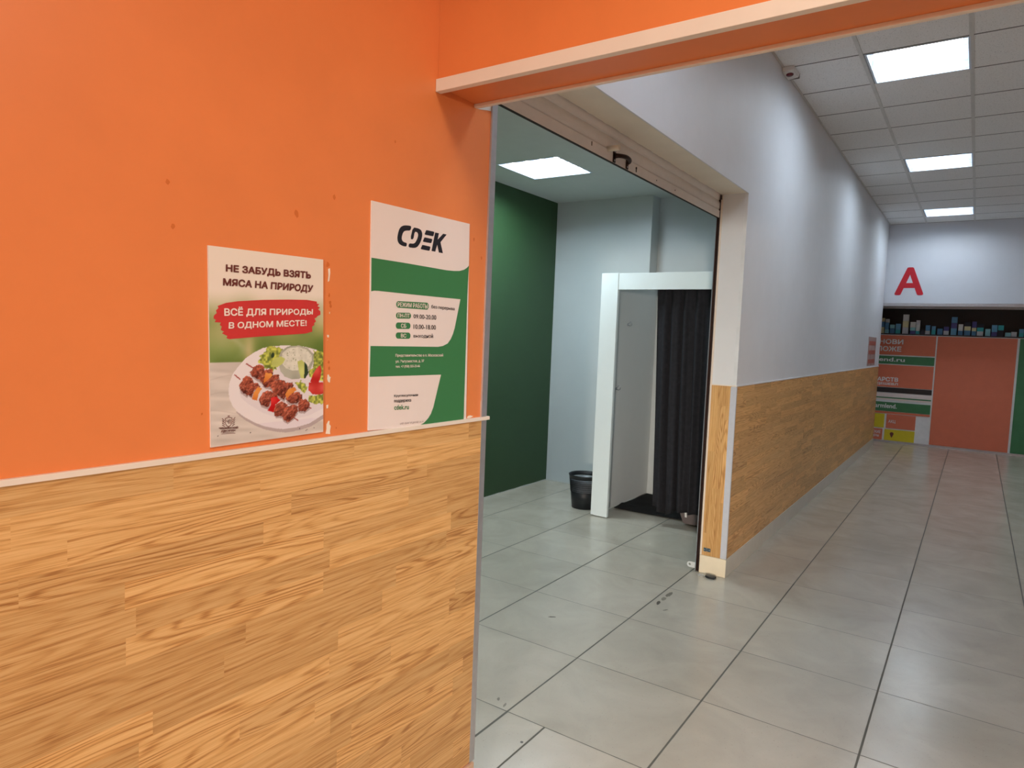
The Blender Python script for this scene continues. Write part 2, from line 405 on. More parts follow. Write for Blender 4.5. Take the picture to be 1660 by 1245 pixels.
# ------------------------------------------------------------------ materials
M = {}
M['orange'] = plain('orange_paint', (234, 136, 76), 0.38, 0.45, var=0.035, scale=5, bump=0.03, bscale=500)
M['white_wall'] = plain('white_paint', (226, 227, 229), 0.55, 0.4, var=0.02, scale=4, bump=0.03, bscale=400)
M['cream'] = plain('cream_paint', (238, 229, 214), 0.5, 0.4, var=0.03, scale=6)
M['trim_white'] = plain('white_plastic_trim', (238, 226, 212), 0.4, 0.5, var=0.02)
M['green'] = plain('green_paint', (49, 79, 48), 0.5, 0.4, var=0.04, scale=4, bump=0.03)
M['grey_wall'] = plain('pale_grey_enamel', (206, 211, 213), 0.32, 0.5, var=0.02, scale=3)
M['shop_ceiling'] = plain('grey_white_shop_ceiling', (214, 219, 217), 0.6, 0.3, var=0.02)
M['aluminium'] = plain('brushed_aluminium', (196, 196, 200), 0.38, 0.5, 0.75, var=0.05, scale=40)
M['steel'] = plain('zinc_steel', (190, 194, 200), 0.3, 0.5, 0.9, var=0.06, scale=60)
M['shutter'] = plain('pale_shutter_paint', (232, 229, 226), 0.42, 0.45, var=0.03, scale=12)
M['dark_gap'] = plain('dark_brown_rubber', (52, 44, 42), 0.7, 0.3)
M['bronze'] = plain('dark_bronze_metal', (58, 38, 32), 0.35, 0.5, 0.6, var=0.15, scale=60)
M['peg'] = plain('ivory_plastic', (232, 224, 208), 0.4, 0.5)
M['booth_white'] = plain('white_laminate_board', (232, 240, 242), 0.35, 0.5, var=0.01)
M['black_cloth'] = plain('black_cloth', (42, 41, 45), 0.9, 0.15, var=0.15, scale=30, bump=0.15, bscale=900)
M['black_mat'] = plain('black_rubber_mat', (34, 34, 36), 0.85, 0.2, var=0.2, scale=60, bump=0.3, bscale=500)
M['bin'] = plain('black_bin_plastic', (34, 36, 40), 0.45, 0.5, var=0.1)
M['tub'] = plain('grey_tub_plastic', (112, 102, 102), 0.45, 0.4)
M['paper'] = plain('white_paper_label', (236, 236, 236), 0.6, 0.3)
M['poster'] = plain('poster_stock', (240, 226, 220), 0.42, 0.4, var=0.01)
M['pgreen'] = plain('printed_green', (62, 128, 78), 0.42, 0.4, var=0.01)
M['pblack'] = plain('printed_black', (34, 32, 40), 0.45, 0.4, var=0.01)
M['pbrown'] = plain('printed_brown', (110, 56, 50), 0.45, 0.4, var=0.01)
M['pred'] = plain('printed_red', (206, 58, 56), 0.42, 0.4, var=0.03, scale=60)
M['pwhite'] = plain('printed_white', (246, 232, 222), 0.45, 0.4, var=0.01)
M['pgrey'] = plain('printed_grey', (150, 130, 124), 0.5, 0.3, var=0.01)
M['wood_x'] = wood('oak_laminate_wall', 0, 2)
M['wood_z'] = wood('oak_laminate_jamb', 2, 1, 1.02, 0.055, 0.55)
M['housing'] = plain('white_lamp_housing', (214, 226, 240), 0.35, 0.5, var=0.01)
M['reflector'] = plain('lamp_reflector', (210, 226, 244), 0.25, 0.5, 0.3, var=0.01)
M['tube'] = emit('fluorescent_tube', (0.86, 0.95, 1.0), 22.0)
M['warm_tube'] = emit('warm_fluorescent_tube', (1.0, 0.90, 0.77), 3.6)
M['day_glass'] = emit('daylit_glass', (1.0, 0.93, 0.84), 1.6)
M['tbar'] = plain('ceiling_grid_bar', (212, 211, 208), 0.5, 0.4)
M['fe_orange'] = plain('printed_terracotta', (222, 122, 92), 0.5, 0.35, var=0.03)
M['fe_yellow'] = plain('printed_yellow', (224, 204, 50), 0.5, 0.35, var=0.03)
M['fe_dark'] = plain('dark_window_film', (44, 42, 44), 0.4, 0.5)
M['fe_green'] = plain('printed_dark_green', (72, 128, 86), 0.5, 0.35)
M['maroon'] = plain('alarm_lens_red', (96, 18, 34), 0.25, 0.5)
M['sign_red'] = plain('sign_letter_red', (196, 30, 44), 0.4, 0.5)
M['alarm'] = plain('alarm_case_white', (226, 224, 222), 0.45, 0.4)
M['foam'] = plain('mounting_foam', (150, 130, 96), 0.9, 0.1)


def floor_material():
    g = G('porcelain_floor_tiles', 0.34, 0.5)
    x, y, z = g.pos()
    TX, TY, X0, Y0 = 0.5893, 0.6107, 2.8136, 2.6998
    # the tile courses left of x = 2.22 in front of the opening are laid with a shifted joint
    shift = g.math('MULTIPLY', g.math('LESS_THAN', x, 2.2243), g.math('LESS_THAN', y, 1.470))
    yy = g.math('ADD', y, g.math('MULTIPLY', shift, Y0 - TY * 2 - 1.298))
    fx = g.math('ADD', g.math('DIVIDE', g.math('SUBTRACT', x, X0), TX), 100.5)
    fy = g.math('ADD', g.math('DIVIDE', g.math('SUBTRACT', yy, Y0), TY), 100.5)
    wob = g.math('MULTIPLY', g.math('SUBTRACT', g.noise(g._pv, 9, 3), 0.5), 0.0022)
    dx = g.math('MULTIPLY', g.math('ABSOLUTE', g.math('SUBTRACT', g.math('FRACT', fx), 0.5)), TX)
    dy = g.math('MULTIPLY', g.math('ABSOLUTE', g.math('SUBTRACT', g.math('FRACT', fy), 0.5)), TY)
    d = g.math('ADD', g.math('MINIMUM', g.math('ADD', dx, 0.0008), g.math('SUBTRACT', dy, 0.0011)), wob)
    extra = g.math('MULTIPLY', g.math('LESS_THAN', x, 2.2243), g.math('LESS_THAN', g.math('ABSOLUTE', g.math('SUBTRACT', y, 1.475)), 0.0025))
    grout = g.math('MAXIMUM', extra, g.math('SUBTRACT', 1.0, g.math('SMOOTH_MIN', 1.0, g.math('DIVIDE', g.math('MAXIMUM', g.math('SUBTRACT', d, 0.0022), 0.0), 0.0016), 0.05)))
    tid = g.vec(g.math('FLOOR', g.math('SUBTRACT', fx, 0.5)), g.math('FLOOR', g.math('SUBTRACT', fy, 0.5)), 0.5)
    rnd = g.white(tid)
    cloud = g.noise(g.vec(g.math('ADD', x, g.math('MULTIPLY', rnd, 9.0)), y, rnd), 3.2, 5, 0.6, 0.6)
    base = g.ramp(cloud, [(0.25, lin((176, 167, 153))), (0.75, lin((194, 184, 169)))])
    base = g.mix(1.0, base, g.ramp(rnd, [(0, (0.95, 0.955, 0.95)), (1, (1.02, 1.02, 1.02))]), 'MULTIPLY')
    # fine pitting and grime specks
    speck = g.math('GREATER_THAN', g.noise(g._pv, 130, 2, 0.55), 0.695)
    base = g.mix(g.math('MULTIPLY', speck, 0.32), base, lin((96, 90, 82)))
    # scuffs left on the tiles (centre x, y, half length, half width, angle, darkness)
    scuffs = [(3.72, 1.436, 0.030, 0.010, 0.2, 0.85), (3.80, 1.435, 0.030, 0.013, 0.1, 0.5), (3.885, 1.435, 0.045, 0.014, 0.0, 0.62),
              (3.646, 1.362, 0.018, 0.005, -0.6, 0.7), (3.145, 1.819, 0.022, 0.007, -0.9, 0.75), (2.087, 1.315, 0.006, 0.006, 0, 0.9),
              (2.279, 1.562, 0.012, 0.006, 0.6, 0.55), (2.257, 1.514, 0.016, 0.005, 0.3, 0.5)]
    for sx, sy, hl, hw, an, dk in scuffs:
        ca, sa = math.cos(an), math.sin(an)
        ax = g.math('SUBTRACT', x, sx); ay = g.math('SUBTRACT', y, sy)
        p_ = g.math('DIVIDE', g.math('ADD', g.math('MULTIPLY', ax, ca), g.math('MULTIPLY', ay, sa)), hl)
        q_ = g.math('DIVIDE', g.math('SUBTRACT', g.math('MULTIPLY', ay, ca), g.math('MULTIPLY', ax, sa)), hw)
        r2 = g.math('ADD', g.math('MULTIPLY', p_, p_), g.math('MULTIPLY', q_, q_))
        r2 = g.math('ADD', r2, g.math('MULTIPLY', g.math('SUBTRACT', g.noise(g._pv, 120, 3), 0.5), 2.2))
        k = g.math('MULTIPLY', g.math('LESS_THAN', r2, 1.0), dk)
        base = g.mix(k, base, lin((78, 74, 68)))
    base = g.mix(grout, base, lin((92, 88, 78)))
    g.color(base)
    g.put(g.b.inputs['Roughness'], g.math('ADD', g.math('MULTIPLY', grout, 0.4), g.math('ADD', 0.15, g.math('MULTIPLY', cloud, 0.16))))
    g.bump(g.math('SUBTRACT', 1.0, grout), 0.35, 0.0015)
    return g.m


M['floor'] = floor_material()


def ceiling_material():
    g = G('mineral_fibre_ceiling_tile', 0.85, 0.2)
    g.pos()
    f1 = g.noise(g._pv, 90, 3, 0.6)
    sp = g.math('GREATER_THAN', g.noise(g._pv, 160, 2, 0.5), 0.67)
    base = g.ramp(f1, [(0.3, lin((234, 233, 232))), (0.7, lin((244, 243, 242)))])
    g.color(g.mix(g.math('MULTIPLY', sp, 0.55), base, lin((96, 94, 92))))
    return g.m


M['ctile'] = ceiling_material()


# ------------------------------------------------------------------ lettering
def text_mesh(s, bold=0.0, shear=0.0):
    """flat outline of a line of text; weight added by overlaying shifted copies of the outline"""
    c = bpy.data.curves.new('lettering', 'FONT')
    c.body = s
    c.size = 1.0
    c.shear = shear
    c.resolution_u = 3
    o = bpy.data.objects.new('lettering', c)
    COL.objects.link(o)
    dg = bpy.context.evaluated_depsgraph_get()
    me0 = bpy.data.meshes.new_from_object(o.evaluated_get(dg))
    bpy.data.objects.remove(o)
    bpy.data.curves.remove(c)
    n = len(me0.vertices)
    co = np.empty(n * 3, np.float32)
    me0.vertices.foreach_get('co', co)
    co = co.reshape(-1, 3)
    faces = [list(p.vertices) for p in me0.polygons]
    bpy.data.meshes.remove(me0)
    # every facet gets its own hair-thin step so that overlapping strokes of one glyph are never coplanar
    idx = np.concatenate([np.array(fc) for fc in faces])
    lev = np.concatenate([np.full(len(fc), (i * 7 % 23) * 0.05) for i, fc in enumerate(faces)])
    co = co[idx].copy()
    co[:, 2] = lev
    n, nf, cnt = len(co), [], 0
    for fc in faces:
        nf.append(list(range(cnt, cnt + len(fc))))
        cnt += len(fc)
    shifts = [(0, 0)]
    if bold > 0: shifts += [(bold * math.cos(k * math.pi / 4), bold * math.sin(k * math.pi / 4)) for k in range(8)]
    allco, allf = [], []
    for k, (sx, sy) in enumerate(shifts):
        allco.append(co + np.array([sx, sy, 1.3 * k], np.float32))
        allf += [[i + k * n for i in fc] for fc in nf]
    co = np.concatenate(allco).astype(np.float32)
    me = bpy.data.meshes.new('lettering')
    me.from_pydata(co.tolist(), [], allf)
    lo, hi = co.min(0), co.max(0)
    co[:, :2] = (co[:, :2] - lo[:2]) / (hi[:2] - lo[:2])
    return me, co


def lettering(name, s, quad, plane, level, mat, parent, bold=0.0, shear=0.0, label=None):
    """text stretched over quad LT RT RB LB given in the plane's own two coordinates; plane: 'y' (wall) or 'x' (end front, seen from -x)"""
    me, co = text_mesh(s, bold, shear)
    lt, rt, rb, lb = [np.array(q) for q in quad]
    u, v = co[:, :1], co[:, 1:2]
    w = (lb * (1 - u) + rb * u) * (1 - v) + (lt * (1 - u) + rt * u) * v
    out = np.zeros_like(co)
    level = level - co[:, 2] * 0.00005
    if plane == 'y':
        out[:, 0], out[:, 1], out[:, 2] = w[:, 0], level, w[:, 1]
    else:
        out[:, 0], out[:, 1], out[:, 2] = level, w[:, 0], w[:, 1]
    me.vertices.foreach_set('co', out.astype(np.float32).ravel())
    me.update()
    o = link_mesh(name, me, mat, parent)
    if label: o['label'] = label
    return o


def wallpoly(mb, pts, y, mi=0):
    mb.face([(p[0], y, p[1]) for p in pts], mi)


# ------------------------------------------------------------------ setting: floor and ceilings
struct('floor', MB().face([(-9.5, -4.4, 0), (14.5, -4.4, 0), (14.5, 4.2, 0), (-9.5, 4.2, 0)]), M['floor'])

CX0, CXP = 5.06 - 0.5893 * 6, 0.5893
CYL = [1.264, 0.775, 0.17, -0.435, -1.04, -1.645, -2.25, -2.855, -3.46, -4.2]


def lamp_cells():
    cells = set()
    for (lx, ly) in CORRIDOR_LAMPS:
        i = int(math.floor((lx - CX0) / CXP))
        for j in range(len(CYL) - 1):
            if CYL[j] > ly > CYL[j + 1]: cells.add((i, j))
    return cells


LC = lamp_cells()
mb = MB()
for i in range(0, 18):
    for j in range(len(CYL) - 1):
        if (i, j) in LC: continue
        x0, x1 = CX0 + i * CXP, CX0 + (i + 1) * CXP
        x1 = min(x1, 12.1)
        if x0 < XH1 - 0.1: x0 = XH1 - 0.12
        mb.face([(x0, CYL[j], ZC), (x1, CYL[j], ZC), (x1, CYL[j + 1], ZC), (x0, CYL[j + 1], ZC)])
ceil_o = struct('ceiling', mb, M['ctile'])
mb = MB()
for j in range(1, len(CYL) - 1):
    mb.box(XH1, 12.1, CYL[j] - 0.012, CYL[j] + 0.012, ZC - 0.0035, ZC + 0.002)
mb.box(XH1, 12.1, YW - 0.015, YW - 0.001, ZC - 0.005, ZC + 0.002)
struct('ceiling_runner', mb, M['tbar'], ceil_o)
mb = MB()
for i in range(1, 18):
    x = CX0 + i * CXP
    for j in range(len(CYL) - 1):
        mb.box(x - 0.006, x + 0.006, CYL[j + 1] + 0.012, CYL[j] - 0.012, ZC - 0.0012, ZC + 0.002)
struct('ceiling_cross_bar', mb, plain('grey_joint', (120, 118, 116), 0.7, 0.3), ceil_o)
# plain ceiling of the orange hall behind the beam
struct('ceiling_hall', MB().face([(-9.5, 1.5, ZC), (XH0 + 0.05, 1.5, ZC), (XH0 + 0.05, -4.4, ZC), (-9.5, -4.4, ZC)]), M['cream'])

# ------------------------------------------------------------------ setting: walls round the opening
wall_left = struct('wall_left', MB().box(-9.4, XL - 0.012, YW, YI + 0.02, 0, ZC), M['orange'])
mb = MB()
for k, ch in enumerate(CHIPS): wallpoly(mb, ch, YW - 0.0006)
struct('chipped_plaster', mb, plain('bare_white_plaster', (240, 226, 208), 0.8, 0.2), wall_left)
mb = MB(); wallpoly(mb, PATCH, YW - 0.0008)
struct('bare_plaster_patch', mb, plain('bare_plaster', (226, 224, 218), 0.8, 0.2), wall_left)
mb = MB()
random.seed(4)
for (px, pz, pr) in [(0.98, 1.79, 0.006), (1.085, 1.845, 0.0045), (0.70, 1.72, 0.004), (0.69, 1.80, 0.004), (1.076, 1.617, 0.003), (1.079, 1.60, 0.004), (1.081, 1.592, 0.0035), (1.078, 1.46, 0.003), (1.08, 1.445, 0.003), (1.07, 1.688, 0.005), (0.76, 1.36, 0.002), (1.105, 1.30, 0.002), (1.62, 1.82, 0.004), (1.66, 1.77, 0.004), (1.28, 2.02, 0.003)]:
    wallpoly(mb, [(px + pr * (0.7 + 0.5 * random.random()) * math.cos(a * 0.7), pz + 1.4 * pr * (0.7 + 0.5 * random.random()) * math.sin(a * 0.7)) for a in range(9)], YW - 0.0005)
struct('grease_spot', mb, plain('grease_mark', (214, 112, 50), 0.5, 0.4), wall_left)

# oak laminate dado and its white capping, left of the opening
struct('wall_dado_left', MB().box(-9.4, XL - 0.014, YW - 0.006, YW - 0.0002, 0.155, 1.270, 0.001), M['wood_x'])
mb = MB().box(-9.4, XL + 0.011, YW - 0.011, YW - 0.0002, 1.2705, 1.2815, 0.0015)
struct('trim_1', mb, M['trim_white'])
struct('baseboard_left', MB().box(-9.4, XL - 0.008, YW - 0.012, YW - 0.0002, 0.0, 0.148, 0.001), plain('tile_skirting_left', (214, 178, 150), 0.45, 0.4, var=0.05, scale=14))
# aluminium corner angle on the end of the left wall
mb = MB()
mb.prism([(XL - 0.026, YW - 0.0065, 0.152), (XL, YW - 0.0065, 0.152), (XL, YI, 0.152), (XL - 0.0115, YI, 0.152), (XL - 0.0115, YW - 0.0003, 0.152), (XL - 0.026, YW - 0.0003, 0.152)], (0, 0, ZS - 0.152))
struct('trim_2', mb, M['aluminium'])

# lintel over the opening, cream soffit board
wl = struct('wall_above_opening', MB().box(XL - 0.0115, XJ, YW, YI + 0.12, ZS + 0.004, ZC), M['white_wall'])
mb = MB()
random.seed(9)
pts = [(XL - 0.011, YW + 0.001, ZS)]
N_ = 70
for i in range(N_ + 1):
    pts.append((XL + (XJ - XL) * i / N_, YI + (random.random() * 0.006 if random.random() < 0.75 else random.random() * 0.016) - 0.003, ZS))
pts.append((XJ, YW + 0.001, ZS))
mb.prism(pts[::-1], (0, 0, 0.0038))
struct('trim_3', mb, M['cream'], None)
struct('trim_4', MB().box(XL, XJ + 0.006, YW - 0.003, YW + 0.006, ZS - 0.003, ZS + 0.006, 0.001), M['white_wall'])

# right wall: upper paint, oak dado, skirting, aluminium corner
wr = struct('wall_right', MB().box(XJ, XE, YW, YI, 0, ZC), M['white_wall'])
struct('wall_dado_right', MB().box(XJ + 0.0005, XE - 0.001, YW - 0.005, YW - 0.0002, 0.1205, 1.258, 0.001), M['wood_x'])
struct('wall_dado_jamb', MB().box(XJ - 0.005, XJ - 0.0002, YW + 0.028, YI - 0.012, 0.1205, 1.260, 0.001), M['wood_z'])
struct('trim_5', MB().prism([(XJ - 0.0065, YW - 0.0065, 0.122), (XJ - 0.0065, YW + 0.032, 0.122), (XJ - 0.0052, YW + 0.032, 0.122), (XJ - 0.0052, YW - 0.0052, 0.122), (XJ + 0.008, YW - 0.0052, 0.122), (XJ + 0.008, YW - 0.0065, 0.122)], (0, 0, 1.134)), plain('pale_corner_angle', (214, 216, 226), 0.35, 0.5, 0.3, var=0.03, scale=50))
struct('trim_6', MB().box(XJ - 0.007, XE, YW - 0.008, YW - 0.0002, 1.259, 1.269, 0.001), plain('white_dado_cap', (232, 232, 234), 0.4, 0.4))
struct('trim_7', MB().box(XJ - 0.007, XJ - 0.0002, YW - 0.001, YI - 0.010, 1.260, 1.267, 0.001), M['trim_white'])
struct('trim_8', MB().box(XJ - 0.004, XJ + 0.004, YW - 0.003, YW + 0.02, 1.269, ZS - 0.004, 0.001), plain('white_corner_bead', (226, 228, 230), 0.45, 0.4))
struct('trim_9', MB().box(XJ - 0.004, XJ - 0.0001, YI - 0.012, YI, 0.1205, ZS - 0.004), M['trim_white'])
skirt = plain('cream_tile_skirting', (240, 225, 198), 0.4, 0.45, var=0.04, scale=10)
struct('baseboard_right', MB().box(XJ - 0.008, XE, YW - 0.009, YW - 0.0002, 0, 0.1195, 0.001), plain('grey_cream_skirting', (206, 200, 186), 0.4, 0.45, var=0.04, scale=10))
struct('baseboard_jamb', MB().box(XJ - 0.009, XJ - 0.0002, YW - 0.0075, YI - 0.002, 0, 0.119, 0.001), skirt)
struct('wall_return', MB().box(XE - 0.0, XE + 0.06, YW + 0.02, YI + 0.6, 0, ZC), M['white_wall'])

# header beam that divides the orange hall from the corridor
struct('wall_header', MB().box(XH0, XH1, -4.2, YW - 0.0005, ZH, ZC + 0.02), M['orange'])
struct('trim_10', MB().box(XH0 - 0.009, XH0 + 0.012, -4.2, YW - 0.0008, 2.190, 2.2235, 0.002), M['trim_white'])
struct('trim_11', MB().prism([(XH1 - 0.004, -4.2, 2.198), (XH1 + 0.010, -4.2, 2.198), (XH1 + 0.010, -4.2, 2.25), (XH1 + 0.001, -4.2, 2.25), (XH1 + 0.001, -4.2, 2.2075), (XH1 - 0.004, -4.2, 2.2075)], (0, YW + 4.199, 0)), M['trim_white'])

# hall and corridor sides the photographer has his back to
struct('wall_behind', MB().box(-9.6, -9.4, -4.4, 1.4, 0, ZC), M['cream'])
struct('window_1', MB().box(-9.39, -9.37, -3.9, -2.0, 0.1, 2.15), M['day_glass'])
struct('wall_opposite', MB().box(-9.4, XH1, -4.4, -4.2, 0, ZC), M['orange'])
struct('wall_corridor_opposite', MB().box(XH1 + 0.002, 14.4, -4.4, -4.2, 0, ZC), M['white_wall'])
struct('wall_light_block', MB().box(-2.2, -1.8, -4.19, -1.22, 0, ZC - 0.002), M['cream'])  # unseen pillar, added to block the entrance daylight and edge its beam

# ------------------------------------------------------------------ setting: the parcel shop room
struct('wall_back', MB().box(0.2, XG + 0.4, YG, YG + 0.1, 0, ZSHOP + 0.05), M['green'])
struct('wall_side', MB().box(XG, XG + 0.4, 2.646, YG - 0.0005, 0, ZSHOP + 0.05), M['grey_wall'])
struct('wall_side_recess', MB().box(6.31, 6.5, YI + 0.021, 2.6455, 0, ZSHOP + 0.05), M['grey_wall'])
struct('wall_shop_left', MB().box(0.1, 0.2, YI + 0.02, YG + 0.1, 0, ZSHOP + 0.05), M['grey_wall'])
struct('wall_front_inner', MB().box(XJ + 0.12, 6.5, YI + 0.001, YI + 0.02, 0, ZSHOP + 0.05), M['grey_wall'])
sl = 0.29
mb = MB()
xs = [0.15] + sorted(sum([[x - sl, x + sl] for x, _ in SHOP_LAMPS], [])) + [6.5]
ys = [YI, SHOP_LAMPS[0][1] - sl, SHOP_LAMPS[0][1] + sl, YG + 0.05]
for i in range(len(xs) - 1):
    for j in range(3):
        if j == 1 and i % 2 == 1: continue
        mb.face([(xs[i], ys[j], ZSHOP), (xs[i + 1], ys[j], ZSHOP), (xs[i + 1], ys[j + 1], ZSHOP), (xs[i], ys[j + 1], ZSHOP)])
struct('ceiling_shop', mb, M['shop_ceiling'])
# thin bead of sealant round the shop floor
random.seed(2)
mb = MB()
n = 60
a, b = [], []
for i in range(n + 1):
    x = 0.2 + (XG - 0.2) * i / n
    h = 0.008 + 0.006 * random.random()
    mb_pts = (x, h); a.append(mb_pts)
for i in range(n):
    mb.face([(a[i][0], YG - 0.001, 0.0005), (a[i + 1][0], YG - 0.001, 0.0005), (a[i + 1][0], YG - 0.001, a[i + 1][1]), (a[i][0], YG - 0.001, a[i][1])])
for i in range(20):
    y0_, y1_ = YG - (YG - 2.65) * i / 20, YG - (YG - 2.65) * (i + 1) / 20
    mb.face([(XG - 0.001, y0_, 0.0005), (XG - 0.001, y1_, 0.0005), (XG - 0.001, y1_, 0.012), (XG - 0.001, y0_, 0.012)])
struct('baseboard_shop', mb, plain('paint_line', (206, 208, 204), 0.6, 0.3))


# ------------------------------------------------------------------ ceiling lamps
def ceiling_lamp(cx, cy, z, axis, label, tube_mat, power, color, size=0.58, spread=160, group='louvred ceiling lamps'):
    """recessed 60x60 louvred fluorescent panel: frame, tray of four reflector troughs, four tubes, cross louvres"""
    root = empty('ceiling_lamp', (cx, cy, z), label, 'ceiling lamp', group)
    h = size / 2

    def P(u, v, w):
        return (cx + u, cy + v, z + w) if axis == 'x' else (cx + v, cy + u, z + w)
    m = MB()
    for s in (-1, 1):
        for (u0, u1, v0, v1) in ((-h, h, s * h, s * (h - 0.012)), (s * h, s * (h - 0.012), -h + 0.012, h - 0.012)):
            m.box(cx + min(u0, u1), cx + max(u0, u1), cy + min(v0, v1), cy + max(v0, v1), z - 0.004, z + 0.062)
    m.build('frame', M['housing'], root)
    m = MB()
    k = 4
    wd = (size - 0.026) / k
    L = h - 0.013
    for t in range(k):
        c0 = -L + (t + 0.5) * wd
        prof = []
        for q in range(13):
            s = -1 + 2 * q / 12
            prof.append((c0 + s * wd / 2, 0.004 + 0.052 * (1 - s * s) ** 0.6))
        for q in range(12):
            m.face([P(-L, prof[q][0], prof[q][1]), P(L, prof[q][0], prof[q][1]), P(L, prof[q + 1][0], prof[q + 1][1]), P(-L, prof[q + 1][0], prof[q + 1][1])])
    m.build('reflector_tray', M['reflector'], root)
    for t in range(k):
        c0 = -L + (t + 0.5) * wd
        m = MB().tube([P(-L + 0.03, c0, 0.03), P(L - 0.03, c0, 0.03)], 0.013, 12)
        m.build('tube', tube_mat, root)
    m = MB()
    for q in range(1, 6):
        u = -L + 2 * L * q / 6
        a_, b_ = P(u - 0.0006, -L, 0.002), P(u + 0.0006, L, 0.009)
        m.box(min(a_[0], b_[0]), max(a_[0], b_[0]), min(a_[1], b_[1]), max(a_[1], b_[1]), a_[2], b_[2])
    m.build('louvre', M['housing'], root)
    area_light('lamp_glow', (cx, cy, z - 0.006), size - 0.05, size - 0.05, power, color, (0, 0, -1), spread)
    return root


ceiling_lamp(SHOP_LAMPS[0][0], SHOP_LAMPS[0][1], ZSHOP, 'x', 'bright louvred lamp panel in the shop ceiling above the green wall', M['tube'], SHOP_POWER, SHOPC)
ceiling_lamp(SHOP_LAMPS[1][0], SHOP_LAMPS[1][1], ZSHOP, 'x', 'unseen louvred lamp panel added to light the shop, behind the orange wall', M['tube'], SHOP_POWER, SHOPC)  # unseen second panel, added for more light in the shop
for k, (lx, ly) in enumerate(CORRIDOR_LAMPS):
    lab = ['lit louvred lamp panel in the corridor ceiling beside the fire alarm',
           'second lit lamp panel along the white corridor wall, past the one near the fire alarm',
           'lit lamp panel in the corridor ceiling closest to the far shopfront',
           'lamp panel in the corridor ceiling hidden right behind the orange beam',
           'unseen lamp panel added on the far side of the corridor ceiling, away from the shopfront',  # this far-side pair is unseen, added to light the corridor
           'unseen lamp panel added on the far side of the corridor ceiling nearest the shopfront'][k]
    ceiling_lamp(lx, ly, ZC, 'y', lab, M['tube'], CORRIDOR_POWER * (0.55 if k == 3 else 1.0), COOL)
for k, (lx, ly) in enumerate(HALL_LAMPS):
    lab = ['warm lamp panel in the hall ceiling closest to the orange beam', 'warm lamp panel in the hall ceiling closest to the orange wall with the posters',
           'warm lamp panel in the hall ceiling midway between the beam and the glazed entrance', 'warm lamp panel in the hall ceiling nearest the glazed entrance'][k]
    ceiling_lamp(lx, ly, ZC - 0.07, 'x', lab, M['warm_tube'], HALL_POWER * (1.35, 0.85, 0.35, 0.5)[k], WARM, 0.58, 160, 'warm hall ceiling lamps')

# ------------------------------------------------------------------ roller shutter
YS = 1.437
shutter = empty('roller_shutter', ((XL + XJ) / 2, YS, 2.34), 'pale roller shutter rolled up under the top of the shop opening', 'roller shutter')


def slat(z0, z1, x0, x1):
    m = MB()
    prof = []
    n = 10
    for i in range(n + 1):
        t = i / n
        z = z0 + (z1 - z0) * t
        prof.append((YS + 0.010 - 0.010 * math.sin(math.pi * min(1, t * 1.08)) ** 0.6, z))
    back = [(YS + 0.0135, z1), (YS + 0.0135, z0)]
    m.prism([(x0, y, z) for y, z in prof + back], (x1 - x0, 0, 0))
    return m


XR0, XR1 = XL + 0.004, XJ - 0.0045
slat(2.3915, 2.4545, XR0, XR1).build('slat', M['shutter'], shutter)
slat(2.4555, 2.5185, XR0, XR1).build('slat', M['shutter'], shutter)
slat(2.5195, 2.5825, XR0, XR1).build('slat', M['shutter'], shutter)
bb = MB().box(XR0, XR1, YS - 0.0005, YS + 0.0135, 2.343, 2.389, 0.002).build('bottom_bar', M['shutter'], shutter)
bb['label'] = 'flat bottom bar of the shutter with a handle'
MB().box(XR0, XR1, YS, YS + 0.013, 2.3412, 2.3429).build('rubber_seal', M['dark_gap'], bb)
# handle: two drilled feet and an arched bow
hx0, hx1, hy = 2.858, 2.996, YS - 0.001
m = MB()
for hx in (hx0, hx1):
    m.box(hx - 0.011, hx + 0.011, hy - 0.005, hy, 2.343, 2.403, 0.002)
pts = []
for i in range(17):
    t = i / 16
    x = hx0 + (hx1 - hx0) * t
    pts.append((x, hy - 0.004 - 0.030 * math.sin(math.pi * t) ** 0.45, 2.373 + 0.004 * math.sin(math.pi * t)))
m.tube(pts, [0.010 if 0 < i < 16 else 0.012 for i in range(17)], 12)
hd = m.build('handle', M['bronze'], bb)
hd['label'] = 'dark bronze bow handle'
for hx in (hx0, hx1):
    for hz in (2.353, 2.393):
        MB().tube([(hx, hy - 0.0045, hz), (hx, hy - 0.0065, hz)], 0.0045, 10).build('screw_head', M['steel'], bb)
MB().tube([(2.80, hy, 2.390), (2.80, hy - 0.052, 2.390), (2.80, hy - 0.056, 2.390)], [0.013, 0.0125, 0.011], 20).build('stop_peg', M['peg'], bb)['label'] = 'ivory plastic stop peg'
m = MB()
m.tube([(3.105, hy + 0.001, 2.372), (3.105, hy - 0.002, 2.372)], 0.006, 14)
m.box(3.102, 3.108, hy - 0.002, hy + 0.001, 2.353, 2.372)
m.build('keyhole', M['dark_gap'], bb)
MB().box(2.640, 2.644, hy - 0.0012, hy + 0.001, 2.366, 2.384).build('key_slot', M['dark_gap'], bb)
for sx in (3.36, 3.62):
    MB().tube([(sx, hy, 2.366), (sx, hy - 0.0015, 2.366)], 0.0035, 8).build('rivet', M['dark_gap'], bb)
